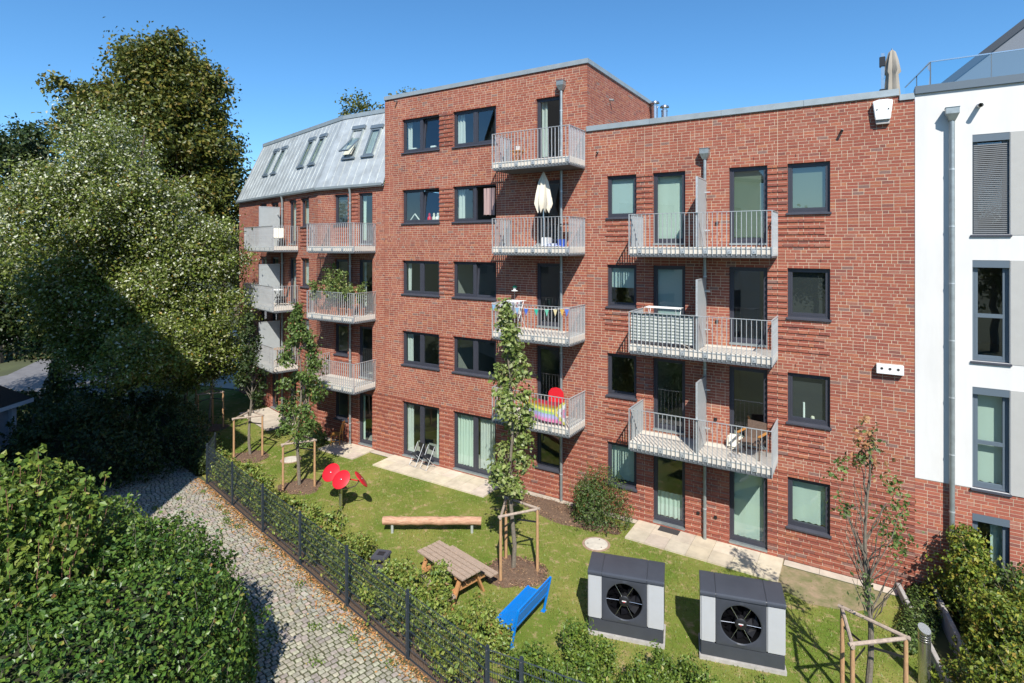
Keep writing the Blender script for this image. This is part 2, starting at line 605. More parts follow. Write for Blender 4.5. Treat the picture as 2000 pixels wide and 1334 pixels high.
def backing(mb, fr, x0, x1, z0, z1, openings, y=.0035, yb=.30, e=.003):
    """mortar sheet with holes and reveals"""
    op = [(a - e, b + e, c - e, d + e) for a, b, c, d in openings]
    xs = sorted(set([x0, x1] + [q for a, b, c, d in op for q in (a, b) if x0 < q < x1]))
    zs = sorted(set([z0, z1] + [q for a, b, c, d in op for q in (c, d) if z0 < q < z1]))
    for j in range(len(zs) - 1):
        zm = (zs[j] + zs[j + 1]) / 2
        run = None
        for i in range(len(xs) - 1):
            xm = (xs[i] + xs[i + 1]) / 2
            hole = any(a < xm < b and c < zm < d for a, b, c, d in op)
            if not hole:
                mb.add([fpt(fr, xs[i], y, zs[j]), fpt(fr, xs[i + 1], y, zs[j]), fpt(fr, xs[i + 1], y, zs[j + 1]), fpt(fr, xs[i], y, zs[j + 1])], [(0, 1, 2, 3)])
    for a, b, c, d in op:
        P = lambda x, yy, z: fpt(fr, x, yy, z)
        mb.add([P(a, y, c), P(a, yb, c), P(a, yb, d), P(a, y, d)], [(0, 1, 2, 3)])
        mb.add([P(b, y, c), P(b, y, d), P(b, yb, d), P(b, yb, c)], [(0, 1, 2, 3)])
        mb.add([P(a, y, d), P(a, yb, d), P(b, yb, d), P(b, y, d)], [(0, 1, 2, 3)])
        mb.add([P(a, y, c), P(b, y, c), P(b, yb, c), P(a, yb, c)], [(0, 1, 2, 3)])

H16, H26 = 16 * COURSE, 26 * COURSE
OPEN = []      # frame, xa, xb, za, zb, style, dressing
def win(fr, a, b, r, style='single', dress='dark'): OPEN.append((fr, a, b, T(r) - H16, T(r), style, dress))
def door(fr, a, b, r, style='door', dress='dark'): OPEN.append((fr, a, b, T(r) - H26, T(r), style, dress))
for r, d in ((5, 'drapeL'), (4, 'dark'), (3, 'drapeL'), (2, 'drapeL')): win(MAIN, -15.78, -13.86, r, 'double', d)
door(MAIN, -15.78, -13.86, 1, 'ddoor', 'drapes')
for r, d in ((5, 'drapeL'), (4, 'open'), (3, 'dark'), (2, 'dark')): win(MAIN, -13.20, -11.24, r, 'double', d)
door(MAIN, -13.20, -11.24, 1, 'ddoor', 'curtains')
for r, d in ((5, 'drapeL'), (4, 'dark'), (3, 'dark'), (2, 'dark')): door(MAIN, -9.58, -8.62, r, 'door', d)
win(MAIN, -9.58, -8.62, 1, 'single', 'dark')
for r, d in ((4, 'blindfull'), (3, 'blindhalf'), (2, 'dark'), (1, 'curtain')): win(MAIN, -6.97, -5.99, r, 'single', d)
for r, d in ((4, 'curtain'), (3, 'blindlong'), (2, 'dark'), (1, 'drapelow')): door(MAIN, -5.47, -4.49, r, 'door', d)
for r, d in ((4, 'greenblind'), (3, 'dark'), (2, 'dark'), (1, 'curtain')): door(MAIN, -3.25, -2.24, r, 'door', d)
for r, d in ((4, 'greenblind'), (3, 'greyblind'), (2, 'greyblind'), (1, 'curtain')): win(MAIN, -1.74, -.73, r, 'single', d)
for r, d in ((4, 'slats'), (3, 'dark'), (2, 'dark'), (1, 'dark')): win(MAIN, -19.80, -18.93, r, 'single', d)
for r, d in ((4, 'drapeL'), (3, 'drapeL'), (2, 'dark'), (1, 'drapeL')): door(MAIN, -18.30, -17.46, r, 'door', d)
for r in (4, 3, 2, 1):
    win(WING, -1.85, -.95, r, 'single', 'curtain' if r > 1 else 'dark')
    door(WING, -3.25, -2.35, r, 'door', 'drapeL' if r > 2 else 'dark')
    door(WING, -5.6, -4.6, r, 'door', 'dark')
    win(WING, -7.2, -6.2, r, 'single', 'dark')

REL = []       # relief brick zones, frame, xa, xb, za, zb
GROUND_REL = Z0 + 30 * COURSE
REL.append((MAIN, -30, 5, 0, GROUND_REL))      # whole ground storey
REL.append((WING, -30, 5, 0, GROUND_REL))
for r in (5, 4, 3, 2):
    REL.append((MAIN, -13.86, -13.20, T(r) - H16, T(r)))
for r in (4, 3, 2):
    REL.append((MAIN, -5.99, -5.47, T(r) - H16, T(r)))
    REL.append((MAIN, -2.24, -1.74, T(r) - H26 + .3, T(r)))
    REL.append((MAIN, -6.97, -5.99, T(r) - H16 - 10 * COURSE, T(r) - H16 - .02))
    REL.append((MAIN, -1.74, -.73, T(r) - H16 - 11 * COURSE, T(r) - H16 - .02))
    REL.append((MAIN, -1.96, -1.74, T(r) - H16 - 11 * COURSE, T(r) - H16 - .02))
    REL.append((MAIN, -18.93, -18.30, T(r) - H16, T(r)))
    REL.append((MAIN, -19.80, -18.93, T(r) - H16 - 10 * COURSE, T(r) - H16 - .02))
    REL.append((WING, -2.35, -1.85, T(r) - H16, T(r)))
    REL.append((WING, -1.85, -.95, T(r) - H16 - 11 * COURSE, T(r) - H16 - .02))

XR, XT0, XT1 = 1.08, -16.74, -7.66
ZW, ZT, ZL = 12.30, 14.54, 11.12
WL = -10.5
B = thing('brick_apartment_building', 'long red brick apartment building with galvanised steel balconies and dark window frames', 'building')
wmb = MB()
bk = Bricks()
rr = random.Random(3)
def zone(fr, x0, x1, z0, z1):
    ops = [o[1:5] for o in OPEN if o[0] is fr and o[2] > x0 and o[1] < x1 and o[4] > z0 and o[3] < z1]
    rel = [q[1:] for q in REL if q[0] is fr]
    backing(wmb, fr, x0, x1, z0, z1, ops)
    joints = [(x - .007, x + .007, z0, z1) for x in (-5.73, -1.985, -10.85) if fr is MAIN and x0 < x < x1]
    bk.field(fr, x0, x1, z0, z1, ops + [q for q in joints], rel, rr)
zone(MAIN, XT1, XR, 0.0, ZW)
zone(MAIN, XT0, XT1 - .0105, 0.0, ZT)
zone(MAIN, BEND[0], XT0 - .0105, 0.0, ZL)
zone(WING, WL, 0, 0.0, ZL)
SIDE = FR(XT1, 0.0, R(90))
zone(SIDE, .01, 6.9, ZW - .3, ZT)
wall = wmb.obj('wall', M_MORTAR, B)
bk.build(wall, 300, pick_frame=MAIN)
# shells that close the block behind the facade
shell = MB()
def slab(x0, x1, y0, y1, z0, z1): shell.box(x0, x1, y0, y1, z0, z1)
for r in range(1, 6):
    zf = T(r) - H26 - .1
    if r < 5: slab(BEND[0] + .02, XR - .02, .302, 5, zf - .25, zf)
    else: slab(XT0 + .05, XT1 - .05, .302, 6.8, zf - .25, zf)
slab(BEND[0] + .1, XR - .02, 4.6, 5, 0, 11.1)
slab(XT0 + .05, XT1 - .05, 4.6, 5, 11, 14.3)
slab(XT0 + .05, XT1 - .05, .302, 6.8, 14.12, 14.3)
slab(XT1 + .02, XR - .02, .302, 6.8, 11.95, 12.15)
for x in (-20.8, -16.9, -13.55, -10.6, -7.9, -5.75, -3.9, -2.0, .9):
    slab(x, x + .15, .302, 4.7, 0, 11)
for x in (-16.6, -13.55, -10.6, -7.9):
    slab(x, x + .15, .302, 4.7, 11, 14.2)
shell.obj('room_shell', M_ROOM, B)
ws = MB()
def wslab(x0, x1, y0, y1, z0, z1):
    M = Matrix.Translation((BEND[0], BEND[1], 0)) @ Matrix.Rotation(-PHI, 4, 'Z')
    ws.box(x0, x1, y0, y1, z0, z1, M)
for r in range(1, 5):
    zf = T(r) - H26 - .1
    wslab(WL + .02, -.02, .302, 5, zf - .25, zf)
wslab(WL + .02, -.02, 4.5, 5, 0, 11.1)
wslab(WL + .02, WL + .2, .302, 4.5, 0, 11.1)
for x in (-8, -5.9, -4, -2.1): wslab(x, x + .12, .302, 4.6, 0, 11)
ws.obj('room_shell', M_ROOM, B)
eb = MB()
eb.add([fpt(WING, WL, .0, 0), fpt(WING, WL, 6, 0), fpt(WING, WL, 6, ZL), fpt(WING, WL, .0, ZL)], [(0, 1, 2, 3)])
eb.obj('end_wall', M_MORTAR, B)

# copings
def coping(x0, x1, y0, y1, z0, z1, n, parent):
    dx = (x1 - x0) / n
    for i in range(n):
        MB().box(x0 + i * dx + (.0 if i == 0 else .002), x0 + (i + 1) * dx - .002, y0, y1, z0, z1).obj('coping', M_CAP, parent, bevel=.006)
coping(XT0 - .02, XT1 + .05, -.05, .38, ZT, ZT + .16, 4, B)
coping(XT1 - .02, .76, -.05, .40, ZW, ZW + .17, 4, B)
MB().box(.765, XR - .003, -.045, .40, ZW - .13, ZW + .02).obj('coping', M_CAP, B, bevel=.006)
MB().box(XT1 - .35, XT1 + .05, .385, 6.9, ZT, ZT + .16).obj('coping', M_CAP, B, bevel=.006)
MB().box(XT1 + .0, XR, .4, 6.8, 12.16, 12.22).obj('flat_roof', M_CAP, B)
MB().box(XT0 + .1, XT1 - .35, .38, 6.8, 14.32, 14.42).obj('flat_roof', M_CAP, B)

# ------------------------------------------------------------------ windows
WCACHE = {}
def cached(key, fn):
    if key not in WCACHE: WCACHE[key] = fn()
    return WCACHE[key]
def frame_mesh(w, h, t, y0, y1, tb=None, mull=None):
    b = MB(); tb = tb or t
    b.box(0, t, y0, y1, 0, h); b.box(w - t, w, y0, y1, 0, h)
    b.box(t, w - t, y0 + .001, y1 - .001, 0, tb); b.box(t, w - t, y0 + .001, y1 - .001, h - t, h)
    if mull:
        b.box(mull - .045, mull + .045, y0 + .002, y1 - .002, tb, h - t)
    return b
def curtain_mesh(x0, x1, z0, z1, y, amp=.035, period=.13, seed=0):
    n = max(6, int((x1 - x0) / .022))
    rs = np.random.default_rng(seed)
    ph = rs.uniform(0, 6)
    xs = np.linspace(x0, x1, n)
    V, F = [], []
    for j, z in enumerate((z0, (z0 + z1) / 2, z1)):
        k = 1.0 if j == 0 else (.9 if j == 1 else .6)
        for x in xs:
            V.append((x + .01 * math.sin(x * 23 + j), y + k * amp * math.sin(2 * math.pi * x / period + ph + .6 * math.sin(x * 5)), z + (.012 * math.sin(x * 40) if j == 0 else 0)))
    for j in range(2):
        for i in range(n - 1):
            F.append((j * n + i, j * n + i + 1, (j + 1) * n + i + 1, (j + 1) * n + i))
    b = MB(); b.add(V, F)
    return b
def make_window(fr, xa, xb, za, zb, style, dress, parent, name=None, panemat=None, framemat=None):
    w, h = xb - xa, zb - za
    fm = framemat or M_ANTH
    isdoor = style in ('door', 'ddoor')
    key = (round(w, 3), round(h, 3), style, fm.name)
    dbl = style in ('double', 'ddoor')
    fme = cached(('f',) + key, lambda: frame_mesh(w, h, .055, .085, .175, mull=w / 2 if dbl else None).mesh('window_frame', fm, bevel=.004))
    o = inst(name or ('glazed_door' if isdoor else 'window'), fme, parent, fpt(fr, xa, 0, za), (0, 0, fr[2]))
    n = 2 if dbl else 1
    sw = (w - .11 - (.09 if dbl else 0)) / n
    sh = h - .11
    sme = cached(('s',) + key, lambda: frame_mesh(sw, sh, .058, .092, .16, tb=.075 if not isdoor else .10).mesh('sash', fm, bevel=.004))
    pme = cached(('p',) + key, lambda: MB().add([(.05, .128, .06), (sw - .05, .128, .06), (sw - .05, .128, sh - .05), (.05, .128, sh - .05)], [(0, 1, 2, 3)]).mesh('pane', panemat or M_GLASS))
    for i in range(n):
        sx = .055 + i * (sw + .09)
        if dress == 'open' and i == 1: continue
        ajar = (dress in ('dark', 'drapeL') and style == 'double' and rr.random() < .4 and i == 1)
        sa = inst('sash', sme, o, (sx, .0, .055))
        pa = inst('pane', pme, o, (sx, .0, .055))
        if ajar:
            for q in (sa, pa): q.rotation_euler = (R(-5), 0, 0); q.location = (sx, .012, .05)
    if not isdoor:
        sm = cached(('sill', round(w, 3)), lambda: MB().add(
            [(-.035, -.055, -.058), (w + .035, -.055, -.058), (w + .035, -.055, -.012), (-.035, -.055, -.012),
             (-.035, .10, -.03), (w + .035, .10, -.03), (w + .035, .10, .012), (-.035, .10, .012)],
            [(0, 1, 2, 3), (4, 7, 6, 5), (3, 2, 6, 7), (0, 4, 5, 1), (0, 3, 7, 4), (1, 5, 6, 2)]).mesh('sill', M_SILL, bevel=.004))
        inst('sill', sm, o)
    else:
        inst('threshold', cached(('th', round(w, 3)), lambda: MB().box(.004, w - .004, -.02, .09, -.045, .012).mesh('threshold', M_PIPE, bevel=.004)), o)
    sd = rr.randrange(10000)
    def cur(nm, m, x0, x1, z0, z1, y=.27, **k):
        curtain_mesh(x0, x1, z0, z1, y, seed=sd, **k).obj(nm, m, o, smooth=True)
    if dress in ('drapeL', 'drapes', 'open'):
        cur('curtain', M_CURTW if rr.random() < .5 else M_CURT, .06, .06 + rr.uniform(.10, .30) * w / (1.5 if dbl else 1), .08, h - .06)
    if dress in ('drapeR', 'drapes'):
        cur('curtain', M_CURT, w - .32 if dbl else w * .55, w - .06, .08, h - .06)
    if dress == 'curtains':
        cur('curtain', M_CURT, .06, w * .46, .10, h - .06)
        cur('curtain', M_CURTW, w * .54, w - .06, .14, h - .06)
    if dress == 'curtain':
        cur('curtain', M_CURT, .05, w - .05, .10, h - .05, amp=.004, period=.4)
    if dress == 'drapelow':
        cur('curtain', M_CURT, .05, w - .05, .12, h * .40, amp=.02)
    if dress == 'open':
        cur('curtain', M_CURTM, w * .70, w - .08, .22, h - .14, y=.02, amp=.04)
    for nm, f, mm in (('blindfull', .06, M_BLIND), ('blindhalf', .45, M_BLIND), ('blindlong', .30, M_BLIND), ('greenblind', .08, M_CURTG), ('greyblind', .05, M_CURTD)):
        if dress == nm:
            MB().box(.06, w - .07, .205, .21, h * f, h - .05).obj('roller_blind', mm, o)
    if dress == 'slats':
        for k in range(14):
            z = h * .3 + k * (h * .64) / 14
            MB().box(.08, w - .08, .20, .235, z, z + .006).obj('blind_slat', M_CURTW, o)
    return o
for (fr, a, b, c, d, st, dr) in OPEN:
    make_window(fr, a, b, c, d, st, dr, B)

# ------------------------------------------------------------------ mansard roof
ME, MT = (-.12, 11.12), (1.36, 14.50)          # eaves and top: (y, z)
KS = (MT[0] - ME[0]) / (MT[1] - ME[1])
def my(z): return ME[0] + (z - ME[1]) * KS
tp = math.tan(PHI / 2)
rmb = MB()
for (fr, x0, x1) in ((MAIN, BEND[0], XT0), (WING, WL - .15, 0)):
    a0, a1 = x0, x1
    sgn0 = tp if fr is MAIN else .25
    P0 = fpt(fr, x0 + ME[0] * (tp if fr is MAIN else 0), ME[0] + .03, ME[1]); P1 = fpt(fr, x1 - (ME[0] * tp if fr is WING else 0), ME[0] + .03, ME[1])
    Q0 = fpt(fr, x0 + MT[0] * (tp if fr is MAIN else .12), MT[0] + .03, MT[1]); Q1 = fpt(fr, x1 - (MT[0] * tp if fr is WING else 0), MT[0] + .03, MT[1])
    rmb.add([P0, P1, Q1, Q0], [(0, 1, 2, 3)])
    b0, b1 = fpt(fr, x0 if fr is MAIN else x0 + .1, 6, MT[1]), fpt(fr, x1, 6, MT[1])
    rmb.add([Q0, Q1, b1, b0], [(0, 1, 2, 3)])
    if fr is WING:
        rmb.add([P0, Q0, b0, fpt(fr, x0, 6, ME[1])], [(0, 1, 2, 3)])
roof = rmb.obj('mansard_roof', M_ZINC, B)
rz = random.Random(11)
def sheets(fr, x0, x1, pitch):
    n = int(round((x1 - x0) / pitch))
    dx = (x1 - x0) / n
    for i in range(n):
        xa, xb = x0 + i * dx, x0 + (i + 1) * dx
        def edge(x):    # mitre at the bend and slanting free end
            if fr is MAIN: return lambda y: x + (y * tp if i == 0 and x == xa else 0)
            if i == n - 1 and x == xb: return lambda y: x - y * tp
            if i == 0 and x == xa: return lambda y: x + (y + .12) * .12
            return lambda y: x
        ea, eb2 = edge(xa), edge(xb)
        b = MB(); vs = []
        nz = 5
        for j in range(nz + 1):
            z = ME[1] + (MT[1] - ME[1]) * j / nz
            y = my(z)
            for e_, k in ((ea, 0), (None, .5), (eb2, 1)):
                x = (ea(y) + eb2(y)) / 2 if e_ is None else e_(y)
                vs.append(fpt(fr, x, y - .004 + (rz.uniform(-.006, .006) if 0 < j < nz else 0), z))
        fs = [(j * 3 + k, j * 3 + k + 1, j * 3 + k + 4, j * 3 + k + 3) for j in range(nz) for k in range(2)]
        b.add(vs, fs)
        b.obj('roof_sheet', M_ZINC, roof, smooth=True)
        y0, y1 = ME[0], MT[0]
        if i > 0:
            s = MB()
            s.bar(fpt(fr, ea(y0), y0 - .012, ME[1] + .01), fpt(fr, ea(y1), y1 - .012, MT[1] - .02), .009, .018, up=fpt((0, 0, fr[2]), 0, -1, .43))
            s.obj('standing_seam', M_ZINC, roof)
sheets(MAIN, BEND[0], XT0, .46)
sheets(WING, WL - .15, 0, .46)
def skylight(fr, x0, x1, z0, z1, open_=0):
    ln = math.hypot(z1 - z0, my(z1) - my(z0))
    tilt = math.atan2(z1 - z0, my(z1) - my(z0))
    w = x1 - x0
    o = inst('skylight', cached(('sk', round(w, 2)), lambda: frame_mesh(w, ln, .07, -.075, .05).mesh('skylight', M_PIPE, bevel=.005)), roof,
             fpt(fr, x0, my(z0), z0), (tilt - R(90), 0, fr[2]))
    o.rotation_euler = (-(R(90) - tilt), 0, fr[2])
    MB().box(-.05, w + .05, -.11, -.02, ln - .02, ln + .16).obj('hood', M_DARKCAP, o)
    MB().box(-.05, w + .05, -.10, -.02, -.07, .02).obj('apron', M_DARKCAP, o)
    MB().add([(.05, .03, .05), (w - .05, .03, .05), (w - .05, .03, ln - .05), (.05, .03, ln - .05)], [(0, 1, 2, 3)]).obj('recess', M_ROOM, o)
    s = MB(); s.box(.05, .10, -.085, -.03, .05, ln - .05); s.box(w - .10, w - .05, -.085, -.03, .05, ln - .05)
    s.box(.10, w - .10, -.084, -.03, .05, .11); s.box(.10, w - .10, -.084, -.03, ln - .11, ln - .05)
    sa = s.obj('skylight_sash', M_DARKCAP, o)
    pa = MB().add([(.08, -.06, .09), (w - .08, -.06, .09), (w - .08, -.06, ln - .09), (.08, -.06, ln - .09)], [(0, 1, 2, 3)]).obj('pane', M_GLASS, o)
    if open_:
        for q in (sa, pa):
            q.rotation_euler = (R(open_), 0, 0)
            q.location = (0, -.02 - math.sin(R(open_)) * .0, ln * (1 - math.cos(R(open_))))
            q.location = Vector((0, 0, ln * .62)) - Matrix.Rotation(R(open_), 3, 'X') @ Vector((0, 0, ln * .62))
        MB().box(.10, w - .10, -.20, -.185, .08, .62, Matrix.Rotation(R(-8), 4, 'X')).obj('inner_sash', M_CREAM, o)
    return o
skylight(MAIN, -19.72, -19.02, 12.42, 13.82, -24)
skylight(MAIN, -18.50, -17.86, 12.42, 13.72)
for a, b in ((-3.20, -2.55), (-1.95, -1.30), (-7.85, -7.20), (-6.68, -6.03)): skylight(WING, a, b, 12.42, 13.80)
# top edge and gutter
for (fr, x0, x1) in ((MAIN, BEND[0] + MT[0] * tp, XT0 - .002), (WING, WL + .05, -MT[0] * tp)):
    n = 3 if fr is MAIN else 6
    for i in range(n):
        a, b = x0 + (x1 - x0) * i / n, x0 + (x1 - x0) * (i + 1) / n - .004
        s = MB(); s.box(a, b, MT[0] - .05, MT[0] + .4, MT[1] - .02, MT[1] + .17)
        q = s.obj('roof_edge', M_CAP, roof, bevel=.006)
        q.location = (fr[0], fr[1], 0); q.rotation_euler = (0, 0, fr[2])
    g = MB()
    a, b = (x0 if fr is WING else BEND[0] + .02, XT0 - .01 if fr is MAIN else .02)
    prof = [(-.21, 11.16), (-.20, 11.06), (-.14, 11.00), (-.07, 11.04), (-.03, 11.12), (-.045, 11.12), (-.08, 11.05), (-.14, 11.02), (-.19, 11.07), (-.195, 11.16)]
    for x in (a, b): pass
    n = len(prof)
    g.add([(a, y, z) for y, z in prof] + [(b, y, z) for y, z in prof], [(i, (i + 1) % n, (i + 1) % n + n, i + n) for i in range(n)])
    q = g.obj('gutter', M_CAP, roof)
    q.location = (fr[0], fr[1], 0); q.rotation_euler = (0, 0, fr[2])

# ------------------------------------------------------------------ balconies
BARH = 1.17
M_bar = MB().box(-.006, .006, -.034, 0, 0, BARH).mesh('bar', M_GALV)
M_barw = MB().box(-.010, .010, -.05, 0, 0, BARH).mesh('bar', M_GALV)
M_plate = MB().box(-.045, .045, -.008, 0, 0, .115).mesh('fixing_plate', M_GALV, bevel=.003)
M_bolt = MB().tube([(0, -.008, .05), (0, -.022, .05)], .012, 6).mesh('bolt', M_BLACK)
BDEP = 1.22
def balcony(fr, x0, w, ztop, screen=None):
    """ztop: height of the handrail; slab edge hidden behind the bars"""
    o = bpy.data.objects.new('balcony', MB().box(.02, w - .02, -BDEP + .05, -.014, 0, .17).mesh('balcony', M_DECK, bevel=.008))
    link(o, B)
    zb = ztop - BARH
    o.location = fpt(fr, x0, 0, zb + .02)
    o.rotation_euler = (0, 0, fr[2])
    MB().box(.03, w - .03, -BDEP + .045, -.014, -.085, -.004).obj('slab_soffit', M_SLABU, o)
    MB().box(.028, w - .028, -BDEP + .056, -.02, .172, .195).obj('deck', M_DECK, o)
    MB().box(.02, w - .02, -BDEP + .034, -BDEP + .048, .15, .165).obj('edge_trim', M_GALV, o)
    f = MB()
    f.box(0, w, -BDEP - .0, -BDEP + .045, BARH - .034, BARH - .02)
    f.box(0, .045, -BDEP + .046, -.01, BARH - .034, BARH - .02)
    f.box(w - .045, w, -BDEP + .046, -.01, BARH - .034, BARH - .02)
    f.obj('handrail', M_GALV, o)
    n = int(round(w / .123))
    for i in range(n + 1):
        x = .012 + (w - .024) * i / n
        b = inst('bar', M_barw if i in (0, n) else M_bar, o, (x, -BDEP + .045, -.035))
        if i % 5 == 2 and i < n:
            p = inst('fixing_plate', M_plate, o, (x + .06, -BDEP + .034, .02))
            inst('bolt', M_bolt, o, (x + .06, -BDEP + .034, .02))
    m = 10
    for s_, xx, ro in ((0, .0, R(-90)), (1, w, R(90))):
        for i in range(1, m + 1):
            y = -BDEP + .05 + (BDEP - .09) * i / m
            b = inst('bar', M_bar, o, (xx + (.045 if s_ == 0 else -.045), y, -.035), (0, 0, ro))
    if screen:
        s = MB(); s.box(screen - .018, screen + .018, -BDEP + .06, -.16, .20, 2.12)
        s.obj('privacy_screen', M_SCREEN, o, bevel=.005)
        e = MB()
        e.box(screen - .026, screen + .026, -BDEP + .052, -BDEP + .085, .19, 2.14)
        e.box(screen - .026, screen + .026, -BDEP + .086, -.16, 2.105, 2.14)
        e.obj('screen_frame', M_GALV, o)
        for z in (.65, 1.75):
            MB().box(screen + .02, screen + .16, -.30, -.26, z, z + .03).obj('bracket', M_GALV, o)
    return o
RAIL = {r: 9.49 + 34 * COURSE * (r - 4) for r in (2, 3, 4, 5)}
for r in (5, 4, 3, 2): balcony(MAIN, -10.60, 2.89, RAIL[r])
for r in (4, 3, 2): balcony(MAIN, -5.80, 3.84, RAIL[r], screen=1.93)
for r in (4, 3, 2): balcony(MAIN, -20.10, 2.86, RAIL[r])
for r in (4, 3, 2): balcony(WING, -5.93, 3.84, RAIL[r], screen=1.93)

# downpipes and wall fittings
def downpipe(fr, x, ztop, hopper=True, parent=B, y=-.10, r=.048, zb=.02):
    p = MB(); pts = [(0, 0, zb), (0, 0, ztop)]
    if not hopper: pts = [(0, 0, zb), (0, 0, ztop - .28), (0, -.02, ztop - .12), (0, -.06, ztop)]
    p.tube(pts, r, 12)
    o = p.obj('downpipe', M_PIPE, parent, smooth=True)
    o.location = fpt(fr, x, y, 0); o.rotation_euler = (0, 0, fr[2])
    z = zb + .9
    while z < ztop - .3:
        MB().tube([(0, 0, z), (0, 0, z + .03)], r + .008, 12).obj('pipe_clamp', M_GALV, o)
        MB().box(-.012, .012, r * .9, -y - .002, z + .005, z + .025).obj('pipe_bracket', M_GALV, o)
        z += 1.35
    if hopper:
        h = MB()
        a, bq, zt = .13, .06, ztop
        h.add([(-bq, -bq, zt - .02), (bq, -bq, zt - .02), (bq, bq, zt - .02), (-bq, bq, zt - .02), (-a, -a, zt + .14), (a, -a, zt + .14), (a, .09, zt + .14), (-a, .09, zt + .14),
               (-a, -a, zt + .28), (a, -a, zt + .28), (a, .09, zt + .28), (-a, .09, zt + .28)],
              [(3, 2, 1, 0), (0, 1, 5, 4), (1, 2, 6, 5), (2, 3, 7, 6), (3, 0, 4, 7), (4, 5, 9, 8), (5, 6, 10, 9), (6, 7, 11, 10), (7, 4, 8, 11), (8, 9, 10, 11)])
        h.box(-a - .012, a + .012, -a - .012, .092, zt + .281, zt + .295)
        h.obj('hopper', M_PIPE, o, bevel=.004)
    return o
downpipe(MAIN, -8.56, 13.78)
downpipe(MAIN, -3.90, 11.10)
downpipe(MAIN, -18.70, 11.03, hopper=False)
downpipe(WING, -3.85, 11.03, hopper=False)
def spout(fr, x, z, r=.035, L=.16, parent=B, m=M_PIPE):
    s = MB(); s.tube([(0, .02, .02), (0, -L, -.03)], r, 12, caps=False)
    s.tube([(0, -L, -.03), (0, .02, .02)], r * .86, 12, caps=False)
    s.lathe([(.001, 0), (r * .86, .0)], 12, Matrix.Translation((0, -.03, 0)) @ Matrix.Rotation(R(90), 4, 'X'), cap=False)
    o = s.obj('overflow_spout', m, parent, smooth=True)
    o.location = fpt(fr, x, 0, z); o.rotation_euler = (0, 0, fr[2])
spout(MAIN, -.46, 11.56); spout(MAIN, -7.28, 11.6, .03, .1); spout(MAIN, -16.05, 14.42, .03, .18); spout(SIDE, 1.9, 13.75, .04)
# weep holes, small dark slots in the joints
slots = MB()
for r in (1, 2, 3, 4):
    for x in (-1.55, -.95, -2.6, -3.1, -4.7, -5.2):
        z = T(r) + 2 * COURSE + .004
        if r == 4 or x > -2: slots.box(x, x + .011, -.006, .02, z, z + .072)
slots.obj('weep_holes', M_BLACK, B, kind='stuff')
for r in (1, 2, 3, 4):
    for x in (-4.15, -3.66) if r < 3 else (-3.62,):
        MB().box(x, x + .085, -.045, -.002, T(r) - 1.62, T(r) - 1.535).obj('wall_socket', M_BLACK, B, bevel=.01)
for x, y in ((-7.42, 6.3), (-7.1, 6.6)):
    f = MB(); f.lathe([(.13, 12.2), (.13, 14.35), (.14, 14.36), (.14, 14.42), (.09, 14.44), (.09, 14.52), (.20, 14.53), (.17, 14.60), (.02, 14.66)], 16, Matrix.Translation((x, y, .0 if x < -7.2 else -.15)))
    f.obj('flue', M_STEEL, B, smooth=True)
# nest boxes hang on the wall
nb = thing('bat_box', 'white tapered bat box mounted high on the brick wall', 'nest box', (.42, 0, 11.62))
p = MB(); p.prism([(-.155, .10), (.155, .10), (.215, .57), (.10, .605), (-.10, .605), (-.215, .57)], -.16, -.004); p.obj('body', M_PLASTW, nb, bevel=.012)
p = MB(); p.prism([(-.14, .0), (.14, .0), (.157, .095), (-.157, .095)], -.10, -.004); p.obj('landing_plate', M_CONC, nb, bevel=.006)
for x in (-.12, .12): MB().tube([(x, -.175, .36), (x, -.158, .36)], .015, 8).obj('screw', M_BLACK, nb)
nb = thing('nest_box', 'white three-hole sparrow nest box on the brick wall', 'nest box', (.57, 0, 5.38))
MB().box(-.285, .285, -.15, -.004, 0, .235).obj('body', M_PLASTW, nb, bevel=.01)
for x in (-.17, 0, .17):
    MB().tube([(x, -.156, .14), (x, -.149, .14)], .036, 14).obj('entrance_ring', M_CONC, nb)
    MB().tube([(x, -.159, .14), (x, -.1565, .14)], .026, 14).obj('entrance_hole', M_BLACK, nb)

# ------------------------------------------------------------------ white neighbour on the right
Wb = thing('white_apartment_building', 'white rendered apartment building with grey panels and roller shutters beside the brick block', 'building', (1.08, 0, 0))
WX0, WX1, WZ = 1.083, 9.0, 12.28
wops = []
for (za, zb) in ((8.84, 11.18), (5.88, 8.24), (2.90, 5.27), (-.02, 2.30)):
    for xa in (2.18, 5.2): wops.append((xa, xa + .67, za, zb))
b1 = MB(); backing(b1, MAIN, WX0, WX1, 2.90, WZ, [o for o in wops if o[2] > 2], y=-.012, yb=.26, e=0)
b1.box(WX0 + .001, WX1, -.0115, .0, 2.893, 2.899)
ww = b1.obj('rendered_wall', M_WHITE, Wb); ww.location = (-1.08, 0, 0)
b2 = MB(); backing(b2, MAIN, WX0, WX1, -.05, 2.895, [o for o in wops if o[2] < 1], y=.0035, yb=.26)
wb2 = b2.obj('base_wall', M_MORTAR, Wb); wb2.location = (-1.08, 0, 0)
bk2 = Bricks(); bk2.field(MAIN, WX0, WX1, Z0, 2.89, [o for o in wops if o[2] < 1], [], rr)
bk2.build(wb2, 0, dim=1.22)
sh2 = MB()
for z in (-.1, 2.6, 5.5, 8.5, 11.6): sh2.box(WX0 + .02, WX1, .27, 5, z, z + .2)
sh2.box(WX0 + .02, WX1, 4.5, 5, 0, 12); sh2.box(WX0 + .02, WX0 + .1, .27, 5, 0, 12); sh2.box(WX1 - .1, WX1, 0, 5, 0, 12.2)
q = sh2.obj('room_shell', M_ROOM, Wb); q.location = (-1.08, 0, 0)
